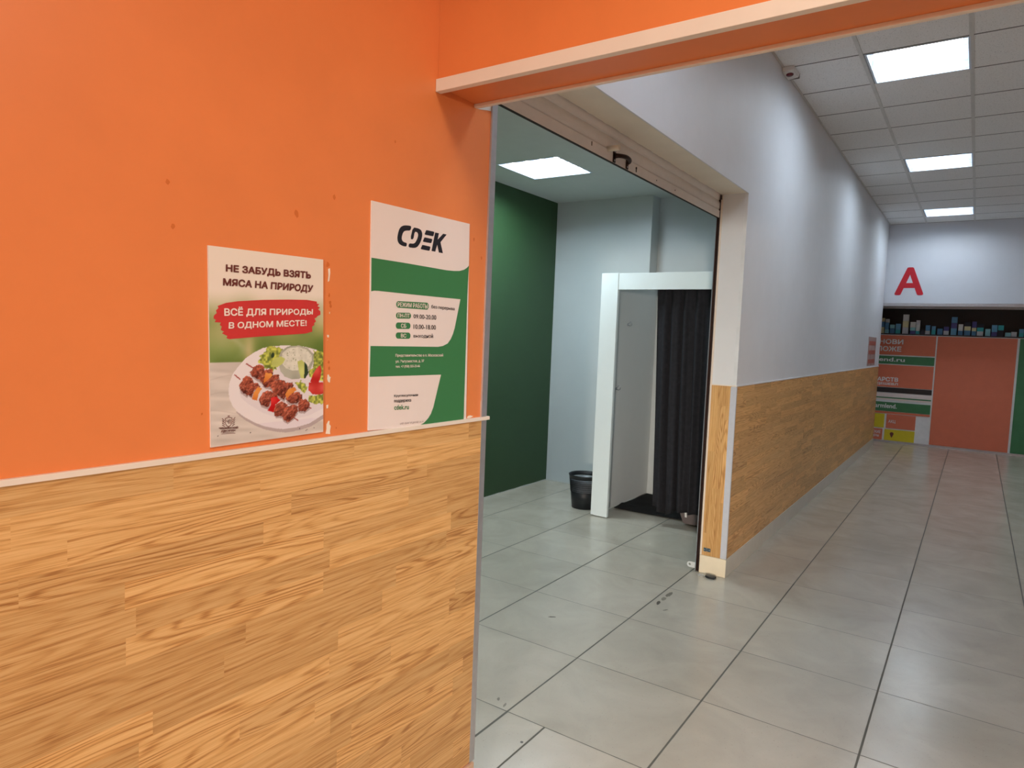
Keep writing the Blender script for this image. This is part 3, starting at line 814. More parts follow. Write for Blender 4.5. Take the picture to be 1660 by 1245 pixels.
# guide rails at both jambs
for x0, x1 in ((XL + 0.001, XL + 0.013), (XJ - 0.0135, XJ - 0.0005)):
    m = MB()
    m.box(x0, x1, YI + 0.001, YI + 0.003, 0.002, 2.56)
    m.box(x0, x1, YI + 0.019, YI + 0.021, 0.002, 2.56)
    if x0 > 3: m.box(x1 - 0.002, x1, YI + 0.003, YI + 0.019, 0.002, 2.56)
    else: m.box(x0, x0 + 0.002, YI + 0.003, YI + 0.019, 0.002, 2.56)
    gr = m.build('guide_rail', M['bronze' if x0 > 3 else 'aluminium'], shutter)
    if x0 > 3:
        gr['label'] = 'dark guide rail at the right jamb'
        m = MB()
        m.box(x0 - 0.0015, x0 - 0.0002, YI + 0.0185, YI + 0.0235, 0.004, 2.34)
        m.build('rail_edge', M['steel'], gr)
        # floor lock lug with a hole
        m = MB()
        ly, lz, lr = YI + 0.062, 0.040, 0.019
        outer = [(ly + lr * math.cos(math.radians(a)), lz + lr * math.sin(math.radians(a))) for a in range(-90, 91, 15)] + [(YI + 0.0245, lz + lr), (YI + 0.0245, lz - lr)]
        inner = [(ly + 0.0085 * math.cos(math.radians(a)), lz + 0.0085 * math.sin(math.radians(a))) for a in range(0, 360, 30)]
        xa_, xb_ = x0 + 0.001, x0 + 0.005
        for x_ in (xa_, xb_):
            vs_o = [m.bm.verts.new((x_, p[0], p[1])) for p in outer]
            vs_i = [m.bm.verts.new((x_, p[0], p[1])) for p in inner]
            eds = [m.bm.edges.new((vs_o[i], vs_o[(i + 1) % len(vs_o)])) for i in range(len(vs_o))] + [m.bm.edges.new((vs_i[i], vs_i[(i + 1) % len(vs_i)])) for i in range(len(vs_i))]
            bmesh.ops.triangle_fill(m.bm, edges=eds, use_beauty=True)
        for pl in (outer, inner):
            for i in range(len(pl)):
                p, q = pl[i], pl[(i + 1) % len(pl)]
                m.face([(xa_, p[0], p[1]), (xa_, q[0], q[1]), (xb_, q[0], q[1]), (xb_, p[0], p[1])])
        m.build('lock_lug', plain('bright_zinc', (226, 228, 228), 0.35, 0.5, 0.3), gr)['label'] = 'bright lug with a hole near the floor'
        MB().box(x0 - 0.012, x1 - 0.001, YI - 0.006, YI + 0.0005, 2.458, 2.486, 0.003).build('rail_mouth', M['bronze'], gr)

# ------------------------------------------------------------------ posters on the orange wall
def bil(c, u, v):
    lt, rt, rb, lb = c
    return tuple((lb[k] * (1 - u) + rb[k] * u) * (1 - v) + (lt[k] * (1 - u) + rt[k] * u) * v for k in (0, 1))


YP = YW - 0.0045
food = empty('advertising_poster', (P1C[3][0] + 0.14, YW, P1C[3][1]), 'smaller laminated poster with kebab skewers on a plate, left of the green and white poster', 'poster')
MB().prism([(p[0], YW - 0.0006, p[1]) for p in P1C], (0, -0.0035, 0)).build('board', M['poster'], food)


def inside(px, pz, poly):
    r = np.zeros(px.shape, bool)
    n = len(poly)
    j = n - 1
    for i in range(n):
        xi, zi = poly[i]; xj, zj = poly[j]
        c = ((zi > pz) != (zj > pz)) & (px < (xj - xi) * (pz - zi) / ((zj - zi) if abs(zj - zi) > 1e-9 else 1e-9) + xi)
        r ^= c
        j = i
    return r


def vnoise(px, pz, s, seed):
    rs = np.random.RandomState(seed)
    t = rs.rand(64, 64)
    x, y = px / s, pz / s
    xi, yi = np.floor(x).astype(int), np.floor(y).astype(int)
    fx, fy = x - xi, y - yi
    fx, fy = fx * fx * (3 - 2 * fx), fy * fy * (3 - 2 * fy)
    g = lambda a, b: t[a % 64, b % 64]
    return (g(xi, yi) * (1 - fx) + g(xi + 1, yi) * fx) * (1 - fy) + (g(xi, yi + 1) * (1 - fx) + g(xi + 1, yi + 1) * fx) * fy


def food_print():
    NX, NZ = 230, 330
    uu, vv = np.meshgrid(np.linspace(0, 1, NX), np.linspace(0, 1, NZ))
    lt, rt, rb, lb = [np.array(c) for c in P1C]
    ins = 0.0
    X = (lb[0] * (1 - uu) + rb[0] * uu) * (1 - vv) + (lt[0] * (1 - uu) + rt[0] * uu) * vv
    Z = (lb[1] * (1 - uu) + rb[1] * uu) * (1 - vv) + (lt[1] * (1 - uu) + rt[1] * uu) * vv
    C = np.zeros((NZ, NX, 3))

    def put(mask, c, a=1.0):
        c = np.broadcast_to(np.array(c, float), C.shape) if np.ndim(c) == 1 else c
        k = (mask * a)[..., None] if np.ndim(mask) == 2 else mask
        C[:] = C * (1 - k) + c * k
    n1, n2, n3 = vnoise(X, Z, 0.05, 1), vnoise(X, Z, 0.02, 2), vnoise(X, Z, 0.006, 3)
    # blurred garden behind: pale sky to soft greens
    s = lambda a, b, t: np.clip((t - a) / (b - a), 0, 1) ** 2 * (3 - 2 * np.clip((t - a) / (b - a), 0, 1))
    sky = np.array([240, 228, 214.]); g1 = np.array([148, 158, 92.]); g2 = np.array([112, 138, 66.])
    C[:] = sky
    t = s(1.622, 1.545, Z + 0.018 * (n1 - 0.5) + 0.02 * np.abs(uu - 0.5))
    put(t, g1 + (n1[..., None] - 0.5) * np.array([70, 40, 50.]))
    put(s(1.53, 1.48, Z) * 0.8, g2 + (n1[..., None] - 0.5) * 46)
    put(np.exp(-(((X - 0.862) / 0.012) ** 2 + ((Z - 1.485) / 0.035) ** 2)) * 0.7, (214, 196, 150))
    put(np.exp(-(((X - 0.80) / 0.03) ** 2 + ((Z - 1.52) / 0.04) ** 2)) * 0.3, (190, 196, 150))
    # smoke wisps
    w = np.exp(-((((X - 0.83) + 0.018 * np.sin(Z * 75)) / 0.010) ** 2)) * s(1.46, 1.50, Z) * s(1.57, 1.53, Z)
    put(w * 0.22, (226, 222, 206))
    # weathered table
    hz = HOR[0][1] + (HOR[1][1] - HOR[0][1]) * uu
    tb = np.clip((hz - Z) / 0.002, 0, 1)
    grain = vnoise(X, Z * 7 + X * 0.6, 0.05, 7)
    tab = np.array([214, 204, 196.]) + (grain[..., None] - 0.5) * 26 + (n1[..., None] - 0.5) * 12
    put(tb, tab)
    for k, zz in enumerate((1.43, 1.395, 1.36)):
        put(tb * np.exp(-((Z - zz - 0.006 * np.sin(X * 40 + k)) / 0.0012) ** 2) * 0.25, (170, 156, 148))
    # plate
    sh = inside(X - 0.004, Z + 0.008, PLATE)
    put(sh & (Z < 1.36), (176, 158, 160), 0.75)
    put(inside(X, Z, PLATE), (236, 228, 230))
    put(inside(X, Z, PLATEIN), (228, 219, 224))
    put(inside(X, Z, PLATE) & (Z < 1.33), (226, 214, 224), 0.6)
    # salad leaves
    for q in LETT:
        m_ = inside(X + 0.006 * (n3 - 0.5), Z + 0.006 * (vnoise(X, Z, 0.005, 8) - 0.5), q)
        lf = vnoise(X, Z, 0.0045, 5)[..., None]
        put(m_, np.array([96, 110, 44.]) + lf * np.array([130, 120, 60.]))
    # sauce bowl
    put(inside(X, Z, BOWL), np.array([176, 176, 160.]) + (n2[..., None] - .5) * 34)
    put(inside(X, Z, DIP), np.array([222, 220, 206.]) + (n3[..., None] - .5) * 20)
    put(inside(X, Z, DIP) & (vnoise(X, Z, 0.0028, 12) > 0.86), (128, 140, 92), 0.7)
    for q in CUC: put(inside(X, Z, q), np.array([196, 204, 116.]) + (n2[..., None] - .5) * 40)
    for q in CUCD: put(inside(X, Z, q), (46, 66, 40))
    for q in TOM: put(inside(X, Z, q), np.array([206, 62, 54.]) + (n2[..., None] - .5) * np.array([60, 90, 80.]))
    # skewers
    for (a, b) in SKEW:
        a, b = np.array(a), np.array(b)
        d = b - a; L = np.hypot(*d); d /= L
        tt = (X - a[0]) * d[0] + (Z - a[1]) * d[1]
        pp = np.abs((X - a[0]) * d[1] - (Z - a[1]) * d[0])
        put((tt > 0) & (tt < L) & (pp < 0.0013), (168, 60, 48))
    # grilled meat: a dark contact edge, brown body, glossy fibres
    for i, q in enumerate(MEAT):
        c = np.mean(q, 0)
        put(inside(X - 0.001, Z + 0.0045, q), (122, 92, 88), 0.45)
    for i, q in enumerate(MEAT):
        jx, jz = X + 0.004 * (n3 - 0.5), Z + 0.004 * (vnoise(X, Z, 0.004, 21) - 0.5)
        m_ = inside(jx, jz, q)
        c = np.mean(q, 0)
        fib = vnoise(X * 0.8 + Z * 0.6, Z * 1.6 - X * 1.1, 0.0042, 30 + i)[..., None]
        rim = np.clip(((X - c[0]) * 0.4 - (Z - c[1])) / 0.012, -1, 1)[..., None]
        col = np.array([146, 70, 50.]) + (fib - 0.5) * np.array([110, 72, 56.]) - rim * np.array([30, 20, 16.])
        put(m_, col)
        put(m_ & (vnoise(X, Z, 0.003, 60 + i) > 0.87), (214, 150, 128), 0.7)
    for i, q in enumerate(PEP): put(inside(X, Z, q), np.array([226, 140, 62.]) + (n2[..., None] - .5) * np.array([30, 60, 50.]))
    for q in REDP: put(inside(X, Z, q), np.array([208, 34, 34.]) + (n2[..., None] - .5) * np.array([50, 60, 50.]))
    # peppercorns on the table
    for (a, b) in ((0.7925, 1.3130), (0.8675, 1.3125), (0.994, 1.309), (1.012, 1.303), (1.015, 1.305), (1.035, 1.307)):
        put(((X - a) ** 2 + (Z - b) ** 2) < 0.0013 ** 2, (76, 64, 60))
    C = np.clip(C, 0, 255) / 255
    Lc = np.where(C <= 0.04045, C / 12.92, ((C + 0.055) / 1.055) ** 2.4)
    me = bpy.data.meshes.new('food_picture')
    V = np.stack([X, np.full_like(X, YP), Z], -1).reshape(-1, 3)
    idx = np.arange(NX * NZ).reshape(NZ, NX)
    F = np.stack([idx[:-1, :-1], idx[:-1, 1:], idx[1:, 1:], idx[1:, :-1]], -1).reshape(-1, 4)
    me.from_pydata(V.tolist(), [], F.tolist())
    ca = me.color_attributes.new('print', 'FLOAT_COLOR', 'POINT')
    ca.data.foreach_set('color', np.concatenate([Lc.reshape(-1, 3), np.ones((NX * NZ, 1))], 1).astype(np.float32).ravel())
    g = G('printed_food_picture', 0.40, 0.45)
    at = g.n('ShaderNodeAttribute', attribute_name='print')
    g.color(at.outputs['Color'])
    return link_mesh('food_picture', me, g.m, food)


food_print()['label'] = 'printed picture of two meat skewers, dip and salad on a plate'
for s, q in list(T1.items())[:2]:
    lettering('heading', s, q, 'y', YP - 0.0006, M['pbrown'], food, 0.046, -0.02)
mb = MB(); wallpoly(mb, BRUSH, YP - 0.0006)
br = mb.build('brush_stroke', M['pred'], food); br['label'] = 'red brush stroke banner'
for s, q in list(T1.items())[2:]:
    lettering('slogan', s, q, 'y', YP - 0.0012, M['pwhite'], br, 0.032)
# shield emblem with laurel ears
e0 = EMB[1]
ex, ez = (e0[0][0] + e0[1][0]) / 2, (e0[0][1] + e0[2][1]) / 2
ey = YP - 0.0006
m = MB()


def ribbon(m, pts, w, y, closed=False):
    n = len(pts)
    for i in range(n if closed else n - 1):
        a, b = np.array(pts[i]), np.array(pts[(i + 1) % n])
        d = b - a; d = d / (np.hypot(*d) + 1e-9); nn = np.array([-d[1], d[0]]) * w / 2
        a = a - d * w * 0.2; b = b + d * w * 0.2
        m.face([(a[0] - nn[0], y, a[1] - nn[1]), (b[0] - nn[0], y, b[1] - nn[1]), (b[0] + nn[0], y, b[1] + nn[1]), (a[0] + nn[0], y, a[1] + nn[1])])


shield = [(-0.0075, 0.0075), (0, 0.0095), (0.0075, 0.0075), (0.0075, -0.002), (0.005, -0.007), (0, -0.0105), (-0.005, -0.007), (-0.0075, -0.002)]
ribbon(m, [(ex + a, ez + b) for a, b in shield], 0.0012, ey, True)
for sgn in (-1, 1):
    for k in range(4):
        a0 = 0.0095 + 0.0002 * k
        ribbon(m, [(ex + sgn * (a0 - 0.001 + 0.0003 * k), ez - 0.009 + 0.004 * k), (ex + sgn * (a0 + 0.0045), ez - 0.0055 + 0.0045 * k)], 0.0013, ey)
ribbon(m, [(ex - 0.004, ez + 0.004), (ex - 0.004, ez), (ex - 0.0008, ez), (ex - 0.0008, ez + 0.004), (ex - 0.0008, ez - 0.004)], 0.0010, ey)
ribbon(m, [(ex + 0.0012, ez - 0.004), (ex + 0.0012, ez + 0.004), (ex + 0.0042, ez + 0.004), (ex + 0.0042, ez - 0.004)], 0.0010, ey)
ribbon(m, [(ex - 0.002, ez + 0.012), (ex + 0.002, ez + 0.012)], 0.0016, ey)
ribbon(m, [EMB[4][0], EMB[4][1]], 0.0008, ey)
ribbon(m, [(EMB[4][0][0] + 0.003, EMB[4][0][1] + 0.0022), (EMB[4][1][0] - 0.003, EMB[4][1][1] + 0.0022)], 0.0008, ey)
em = m.build('emblem', M['pbrown'], food)
lettering('emblem_lettering', 'ЧИШМИНСКИЙ', EMB[2], 'y', ey, M['pbrown'], em, 0.01)
lettering('emblem_lettering', 'ДВОРИК', EMB[3], 'y', ey, M['pbrown'], em, 0.01)

hours = empty('information_poster', ((P2C[3][0] + P2C[2][0]) / 2, YW, P2C[2][1]), 'taller green and white opening hours poster beside the shop opening', 'poster')
MB().prism([(p[0], YW - 0.0006, p[1]) for p in P2C], (0, -0.0035, 0)).build('sheet', M['poster'], hours)
mb = MB(); wallpoly(mb, G1, YP)
mb.bm.normal_update(); bmesh.ops.triangulate(mb.bm, faces=mb.bm.faces[:])
mb.build('green_field', M['pgreen'], hours)
mb = MB()
for k, q in enumerate(LOGO):
    if k < 5:   # round the drawn outline a little
        c_ = 0.22 if k < 2 else 0.12
        q = [pt for i in range(len(q)) for pt in (tuple(q[i][n] * (1 - c_) + q[(i + 1) % len(q)][n] * c_ for n in (0, 1)), tuple(q[i][n] * c_ + q[(i + 1) % len(q)][n] * (1 - c_) for n in (0, 1)))]
    wallpoly(mb, q, YP)
mb.bm.normal_update(); bmesh.ops.triangulate(mb.bm, faces=mb.bm.faces[:])
mb.build('logo', M['pblack'], hours)['label'] = 'black slanted logo lettering'


def pill(q):
    lt, rt, rb, lb = [np.array(v) for v in q]
    h = np.hypot(*(lt - lb)); w = np.hypot(*(rt - lt))
    r_ = min(0.5, 0.48 * h / w)
    out = []
    for (cu, a0) in ((1 - r_, -90), (r_, 90)):
        for k in range(9):
            a = math.radians(a0 + 180 * k / 8)
            u, v = cu + r_ * math.cos(a), 0.5 + 0.5 * math.sin(a)
            out.append(bil(q, u, v))
    return out


for k, q in enumerate((pill1, pill2, pill3, pill4)):
    mb = MB(); wallpoly(mb, pill(q), YP)
    pl = mb.build('heading_pill', M['pgreen'], hours)
    s = ['РЕЖИМ РАБОТЫ:', 'ПН-ПТ', 'СБ', 'ВС'][k]
    lettering('pill_lettering', s, T2[s], 'y', YP - 0.0006, M['pwhite'], pl, 0.012)
for s in ('без перерыва', '09.00-20.00', '10.00-18.00', 'выходной'):
    lettering('hours_lettering', s, T2[s], 'y', YP, M['pblack'], hours, 0.004)
for s in ('Представительство в п. Московский', 'ул. Энтузиастов, д. 37', 'тел. +7 (958) 555-23-66'):
    lettering('address_lettering', s, T2[s], 'y', YP - 0.0006, M['pwhite'], hours, 0.006)
for s in ('Круглосуточная', 'поддержка'):
    lettering('support_lettering', s, T2[s], 'y', YP, M['pblack'], hours, 0.014)
lettering('web_lettering', 'cdek.ru', T2['cdek.ru'], 'y', YP, M['pgreen'], hours, 0.02)
lettering('imprint_lettering', 'ИП ВАГУЦКАЯ А.Н.', T2['ИП ВАГУЦКАЯ А.Н.'], 'y', YP - 0.0006, M['pgrey'], hours, 0.0)

# ------------------------------------------------------------------ fitting booth in the shop
XB = 5.191
booth = empty('fitting_booth', (XB + 0.5, 2.1, 0), 'white fitting booth with a black curtain beside the grey shop wall', 'fitting booth')
MB().box(XB, XB + 0.032, 2.51, 2.640, 0.006, 2.0835, 0.002).build('post', M['booth_white'], booth)
MB().box(XB + 0.002, XB + 0.030, 2.6405, 2.665, 0.008, 2.0825, 0.001).build('post_edge', M['booth_white'], booth)
MB().box(XB + 0.004, XB + 0.036, 1.50, 2.5095, 1.946, 2.082, 0.002).build('top_rail', M['booth_white'], booth)
MB().box(XB + 0.034, 6.305, 2.622, 2.6395, 0.012, 2.075, 0.001).build('side_panel', plain('grey_white_panel', (216, 217, 216), 0.5, 0.4, var=0.01), booth)
MB().box(XB + 0.035, 6.305, 1.49, 1.505, 0.012, 2.075, 0.001).build('side_panel', M['booth_white'], booth)
MB().tube([(XB + 0.075, 1.506, 1.985), (XB + 0.075, 2.6205, 1.985)], 0.010, 12).build('curtain_rod', M['steel'], booth)
for (hx, hz) in ((5.30, 1.660), (5.66, 1.666), (5.485, 1.094)):
    m = MB()
    m.box(hx - 0.011, hx + 0.011, 2.618, 2.6218, hz - 0.012, hz + 0.012, 0.0015)
    m.tube([(hx, 2.619, hz - 0.004), (hx, 2.600, hz - 0.010), (hx, 2.585, hz - 0.006), (hx, 2.580, hz + 0.012)], 0.004, 8)
    m.tube([(hx, 2.619, hz + 0.006), (hx, 2.606, hz + 0.016), (hx, 2.596, hz + 0.030)], 0.0035, 8)
    m.build('coat_hook', M['steel'], booth)

# curtain: one pleated cloth with thickness
random.seed(5)
NU, NV = 150, 40
m = MB()
rows = []
for j in range(NV + 1):
    t = j / NV
    row = []
    for i in range(NU + 1):
        s = i / NU
        left = 2.192 - 0.045 * t
        y = left + (1.53 - left) * s
        amp = 0.014 + 0.020 * t
        ph = s * 2 * math.pi
        x = XB + 0.078 + 0.03 * t + amp * (math.sin(ph * 7.0 + 0.5 * math.sin(t * 3)) + 0.45 * math.sin(ph * 12.3 + 1.2 + t)) * 0.9
        hem = 0.150 if s < 0.03 else (0.150 - 0.058 * min(1, (s - 0.03) / 0.16)) if s < 0.19 else (0.092 + 0.05 * min(1, (s - 0.19) / 0.12))
        z = 1.970 + (hem - 1.970) * t
        row.append(m.bm.verts.new((x, y + 0.006 * math.sin(ph * 9 + 2) * t, z)))
    rows.append(row)
for j in range(NV):
    for i in range(NU):
        fc = m.bm.faces.new((rows[j][i], rows[j][i + 1], rows[j + 1][i + 1], rows[j + 1][i]))
        fc.smooth = True
curtain = m.build('curtain', M['black_cloth'])
tag(curtain, 'black pleated curtain hanging half drawn from the white booth rail', 'curtain')
sd = curtain.modifiers.new('thickness', 'SOLIDIFY'); sd.thickness = 0.003

# rubber mat with a slightly curled edge
m = MB()
n = 24
top = []
for i in range(n + 1):
    x = 5.545 + (6.29 - 5.545) * i / n
    edge = []
    for k in range(13):
        y = 1.54 + (2.612 - 1.54) * k / 12
        z = 0.006 + (0.016 * math.exp(-((x - 5.70) / 0.06) ** 2) * max(0, (k - 10) / 2)) + 0.002 * math.sin(x * 23 + k)
        edge.append(m.bm.verts.new((x + 0.03 * (12 - k) / 12, y, z)))
    top.append(edge)
for i in range(n):
    for k in range(12):
        m.bm.faces.new((top[i][k], top[i + 1][k], top[i + 1][k + 1], top[i][k + 1]))
mat_o = tag(m.build('floor_mat', M['black_mat']), 'black rubber mat lying on the floor inside the booth', 'mat')
sd = mat_o.modifiers.new('thickness', 'SOLIDIFY'); sd.thickness = 0.004; sd.offset = -1

# grey tapered tub half hidden by the curtain hem
tub = empty('storage_tub', (5.60, 1.78, 0.014), 'grey tapered tub peeping out under the hem of the black curtain', 'storage box')
m = MB()
for (w_, z0, w2, z1) in ((0.140, 0.014, 0.175, 0.175),):
    cx, cy = 5.60, 1.78
    lo = [(cx - w_, cy - 0.15, z0), (cx + w_, cy - 0.15, z0), (cx + w_, cy + 0.15, z0), (cx - w_, cy + 0.15, z0)]
    hi = [(cx - w2, cy - 0.20, z1), (cx + w2, cy - 0.20, z1), (cx + w2, cy + 0.20, z1), (cx - w2, cy + 0.20, z1)]
    m.face(lo)
    m.face(hi)
    for i in range(4): m.face([lo[i], lo[(i + 1) % 4], hi[(i + 1) % 4], hi[i]])
bmesh.ops.bevel(m.bm, geom=m.bm.edges[:], offset=0.008, segments=2, affect='EDGES')
m.build('tub_body', M['tub'], tub)
MB().box(5.415, 5.785, 1.57, 1.99, 0.1755, 0.19, 0.004).build('lid', M['tub'], tub)
m = MB(); xa = lambda z: 5.60 - 0.140 - 0.035 * (z - 0.014) / 0.161 - 0.0015
m.face([(xa(0.07), 1.915, 0.07), (xa(0.07), 1.897, 0.07), (xa(0.115), 1.897, 0.115), (xa(0.115), 1.915, 0.115)])
m.build('label_sticker', M['paper'], tub, False)

# ------------------------------------------------------------------ waste bin behind the booth post
BX, BY = 5.40, 2.845
wb = empty('waste_bin', (BX, BY, 0), 'black mesh waste bin on the floor by the grey wall behind the booth post', 'waste bin')
rb_, rt_, hb = 0.108, 0.142, 0.30
rad = lambda z: rb_ + (rt_ - rb_) * z / hb
m = MB()
m.lathe((BX, BY, 0), [(0.001, 0.004), (rb_ - 0.004, 0.004), (rb_, 0.0), (rad(0.15), 0.15), (rad(0.15) - 0.002, 0.152), (rb_ - 0.003, 0.008), (0.001, 0.008)])
m.build('bucket', M['bin'], wb)
# perforated upper half: vertical ribs and hoops
m = MB()
for k in range(72):
    a = 2 * math.pi * k / 72
    m.tube([(BX + rad(z) * math.cos(a), BY + rad(z) * math.sin(a), z) for z in (0.148, 0.275)], 0.0021, 5)
for z in (0.165, 0.183, 0.201, 0.219, 0.237, 0.255):
    m.tube([(BX + rad(z) * math.cos(2 * math.pi * k / 48), BY + rad(z) * math.sin(2 * math.pi * k / 48), z) for k in range(49)], 0.0019, 5, cap=False)
m.build('mesh_side', M['bin'], wb)
MB().lathe((BX, BY, 0), [(rad(0.27) - 0.003, 0.268), (rad(0.27) + 0.001, 0.268), (rt_ + 0.004, 0.296), (rt_ + 0.007, 0.302), (rt_ + 0.003, 0.306), (rt_ - 0.004, 0.300), (rad(0.27) - 0.003, 0.268)]).build('rim', M['bin'], wb)
m = MB().lathe((BX, BY, 0), [(rad(0.02) - 0.006, 0.012), (rad(0.26) - 0.007, 0.262), (rad(0.26) - 0.010, 0.262), (rad(0.02) - 0.008, 0.014)])
m.build('bin_liner', plain('dark_bin_liner', (122, 126, 132), 0.35, 0.5), wb)

# ------------------------------------------------------------------ small things by the jamb
ks = empty('key_fob', (4.346, 1.355, 0), 'black key fob with a ring lying on the tiles at the foot of the jamb', 'keys')
m = MB()
outl = [(-0.020, -0.036), (0.016, -0.040), (0.024, -0.020), (0.020, 0.020), (0.006, 0.032), (-0.014, 0.026), (-0.024, 0.0)]
m.prism([(4.340 + a, 1.335 + b, 0.001) for a, b in outl], (0, 0, 0.013))
bmesh.ops.bevel(m.bm, geom=m.bm.edges[:], offset=0.003, segments=2, affect='EDGES')
m.build('fob', M['bin'], ks)['label'] = 'black plastic fob'
m = MB()
m.tube([(4.342 + 0.015 * math.cos(a * math.pi / 10), 1.388 + 0.020 * math.sin(a * math.pi / 10), 0.003) for a in range(21)], 0.0016, 6, cap=False)
m.tube([(4.346 + 0.010 * math.cos(a * math.pi / 10), 1.412 + 0.012 * math.sin(a * math.pi / 10), 0.0045) for a in range(21)], 0.0013, 6, cap=False)
m.build('key_ring', M['steel'], ks)
sp_ = empty('strike_plate', (XJ - 0.005, 1.385, 0.148), 'small zinc lock plate with screws low on the oak jamb', 'lock plate')
m = MB().box(XJ - 0.0075, XJ - 0.0052, 1.362, 1.408, 0.148, 0.172, 0.001)
m.build('plate', plain('blue_zinc', (92, 110, 122), 0.35, 0.5, 0.6, var=0.1, scale=90), sp_)
for (yy, zz) in ((1.369, 0.160), (1.401, 0.160), (1.386, 0.167), (1.384, 0.152)):
    m = MB().tube([(XJ - 0.0076, yy, zz), (XJ - 0.0092, yy, zz)], 0.0035, 10)
    m.build('screw', M['steel'], sp_)

# ------------------------------------------------------------------ fire alarm in the corner of wall and ceiling
al = empty('fire_alarm', (5.125, 1.225, ZC - 0.05), 'white alarm box with a dark red lens where the white wall meets the ceiling', 'alarm')
m = MB().prism([(5.030, 1.263, ZC - 0.001), (5.030, 1.183, ZC - 0.001), (5.030, 1.188, ZC - 0.026), (5.030, 1.263, ZC - 0.036)], (0.175, 0, 0))
bmesh.ops.bevel(m.bm, geom=m.bm.edges[:], offset=0.004, segments=2, affect='EDGES')
m.build('case', M['alarm'], al)
m = MB()
bm2 = bmesh.new()
bmesh.ops.create_uvsphere(bm2, u_segments=24, v_segments=14, radius=1.0)
bmesh.ops.transform(bm2, matrix=Matrix.Translation((5.108, 1.228, ZC - 0.032)) @ Matrix.Rotation(math.radians(-7), 4, 'X') @ Matrix.Diagonal((0.034, 0.025, 0.010, 1)), verts=bm2.verts[:])
m.merge(bm2)
for p in m.bm.faces: p.smooth = True
m.build('lens', M['maroon'], al)
MB().box(5.206, 5.210, 1.184, 1.262, ZC - 0.034, ZC - 0.001, 0.001).build('bracket', plain('grey_bracket', (150, 150, 152), 0.5, 0.4), al)

# faded notice at the far end of the corridor wall
nt = empty('wall_notice', (11.07, YW, 1.29), 'faded red and grey notice on the white wall at the far end of the corridor', 'notice')
MB().box(10.66, 11.50, YW - 0.004, YW - 0.0005, 1.29, 1.70, 0.0005).build('sheet', plain('faded_paper', (176, 150, 146), 0.5, 0.35, var=0.2, scale=7), nt)
m = MB()
for k in range(3):
    m.box(10.72, 11.44, YW - 0.005, YW - 0.0042, 1.64 - k * 0.13 - 0.06, 1.64 - k * 0.13)
m.build('print_block', plain('faded_red_print', (176, 96, 84), 0.5, 0.35, var=0.25, scale=30), nt)

# ------------------------------------------------------------------ far shopfront
XF = 12.7
sign = empty('sign_band', (12.13, -0.5, 2.21), 'white sign band with a red letter above the far shopfront', 'sign')
MB().box(12.1, 12.16, -4.19, YW + 0.02, 2.255, ZC - 0.004, 0.002).build('panel', plain('sign_white', (214, 216, 222), 0.5, 0.4, var=0.01), sign)
MB().box(12.09, 12.17, -4.19, YW + 0.02, 2.205, 2.2545, 0.004).build('sign_frame', M['aluminium'], sign)
lettering('letter', 'А', [(1.13, 2.80), (0.74, 2.80), (0.74, 2.375), (1.13, 2.375)], 'x', 12.096, M['sign_red'], sign, 0.03)
struct('wall_end', MB().box(XF + 0.5, XF + 0.6, -4.2, 2.1, 0, ZC), M['fe_dark'])
struct('wall_end_side', MB().box(XE + 0.061, XF + 0.5, 2.0, 2.1, 0, ZC), M['white_wall'])
struct('ceiling_end', MB().box(12.161, XF + 0.5, -4.2, 2.0, 2.26, 2.28), M['tbar'])
struct('wall_end_base', MB().box(XF + 0.012, XF + 0.03, -4.19, 1.99, 0.0, 1.775), M['paper'])
struct('trim_12', MB().box(XF - 0.012, XF + 0.045, -4.19, 1.99, 0.0, 0.030), M['aluminium'])
shelf_o = struct('window_2', MB().box(XF + 0.012, XF + 0.45, -4.19, 1.99, 1.776, 1.795), M['fe_dark'])
struct('window_3', MB().box(XF, XF + 0.03, -4.19, 1.99, 2.20, 2.255), M['aluminium'])


def sheet(label, y0, y1, z0, z1, mat, name='window_poster', group=None):
    e = empty(name, (XF + 0.01, (y0 + y1) / 2, z0), label, 'poster', group)
    MB().box(XF + 0.004, XF + 0.0118, y1, y0, z0, z1).build('sheet', M[mat], e)
    return e


def ftext(s, y0, y1, z0, z1, mat, parent, bold=0.02):
    lettering('lettering', s, [(y0, z1), (y1, z1), (y1, z0), (y0, z0)], 'x', XF + 0.003, M[mat], parent, bold)


A1 = sheet('terracotta window poster with big white letters under the shelf of boxes', 1.95, 0.55, 1.445, 1.765, 'fe_orange')
ftext('НОВИ', 1.345, 1.00, 1.62, 1.70, 'paper', A1, 0.03)
ftext('ПОЖЕ', 1.375, 1.02, 1.50, 1.585, 'paper', A1, 0.03)
A2 = sheet('upper green window strip with a white web address', 1.95, 0.55, 1.295, 1.425, 'fe_green')
ftext('lend.ru', 1.36, 0.96, 1.335, 1.40, 'paper', A2, 0.02)
A3 = sheet('terracotta window poster with white capitals between the two green strips', 1.95, 0.55, 0.915, 1.28, 'fe_orange')
ftext('АРСТВ', 1.335, 1.03, 1.005, 1.075, 'paper', A3, 0.03)
ftext('ДЕШЕВЛ', 1.345, 1.03, 0.940, 0.985, 'paper', A3, 0.03)
A4 = sheet('dark strip of the window graphics below the white capitals', 1.95, 0.55, 0.825, 0.905, 'fe_dark')
A5 = sheet('pale window strip with a dark green underline', 1.95, 0.55, 0.70, 0.815, 'poster')
MB().box(XF + 0.002, XF + 0.0038, 0.55, 1.95, 0.728, 0.748).build('underline', M['fe_green'], A5)
A6 = sheet('lower green window strip with a white web address', 1.95, 0.55, 0.515, 0.665, 'fe_green')
ftext('armlend.', 1.335, 1.02, 0.565, 0.64, 'paper', A6, 0.02)
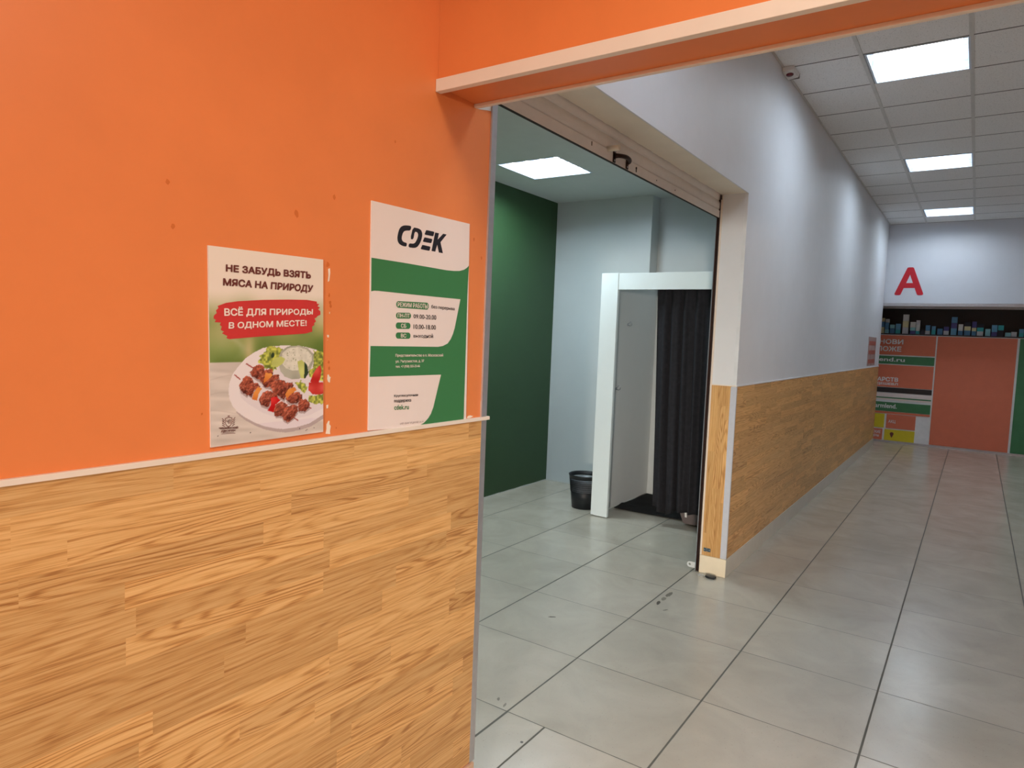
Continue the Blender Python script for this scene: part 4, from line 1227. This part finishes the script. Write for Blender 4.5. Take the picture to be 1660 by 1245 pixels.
A7 = sheet('thin terracotta strip above the yellow square', 1.95, 0.55, 0.475, 0.508, 'fe_orange')
A8 = sheet('yellow square of the window graphics next to the corridor wall', 1.60, 1.185, 0.235, 0.465, 'fe_yellow')
A9 = sheet('terracotta square with white capitals beside the upper yellow square', 1.155, 0.74, 0.235, 0.465, 'fe_orange')
ftext('АКЦ', 1.125, 1.02, 0.315, 0.375, 'paper', A9, 0.02)
A10 = sheet('terracotta square with two lines of white text near the floor', 1.60, 1.20, 0.034, 0.215, 'fe_orange')
ftext('СКИЕ', 1.345, 1.225, 0.135, 0.185, 'paper', A10, 0.02)
ftext('ЦЕНЫ', 1.345, 1.245, 0.07, 0.12, 'paper', A10, 0.02)
A11 = sheet('yellow square with a dark map pin near the floor', 1.17, 0.74, 0.034, 0.215, 'fe_yellow')
m = MB()
m.face([(XF + 0.003, 1.062 + 0.028 * math.cos(math.radians(a)), 0.145 + 0.028 * math.sin(math.radians(a))) for a in range(-30, 211, 20)] + [(XF + 0.003, 1.062, 0.075)])
m.build('map_pin', M['pbrown'], A11)
for k in range(3):
    y0 = 0.53 - k * 1.05
    sheet(['plain terracotta window panel right of the printed graphics', 'plain green window panel in the middle of the far shopfront', 'plain terracotta window panel farthest from the corridor wall'][k], y0, y0 - 1.02, 0.034, 1.765, ['fe_orange', 'fe_green', 'fe_orange'][k])
# stock on the window shelf
random.seed(21)
cols = [(220, 226, 232), (92, 150, 196), (70, 190, 196), (228, 224, 180), (86, 84, 150), (150, 214, 224), (40, 44, 60), (230, 236, 236), (110, 176, 214)]
mats = [plain('carton_%d' % i, c, 0.45, 0.4, var=0.05, scale=30) for i, c in enumerate(cols)]
y = 1.62
proto = None
while y > -1.0:
    w_ = random.uniform(0.05, 0.085)
    stack = random.choice((1, 2, 2, 3))
    z = 1.7955
    for s in range(stack):
        h_ = random.uniform(0.05, 0.11)
        d_ = random.uniform(0.06, 0.10)
        xx = XF + 0.10 + random.uniform(0, 0.03)
        mt = random.choice(mats)
        MB_ = MB().box(xx, xx + d_, y - w_, y, z, z + h_, 0.002)
        o = MB_.build('medicine_carton', mt)
        tag(o, 'small pale or blue carton on the window shelf of the far shopfront', 'carton', 'cartons on the shop window shelf')
        z += h_ + 0.0004
    y -= w_ + random.uniform(0.004, 0.03)
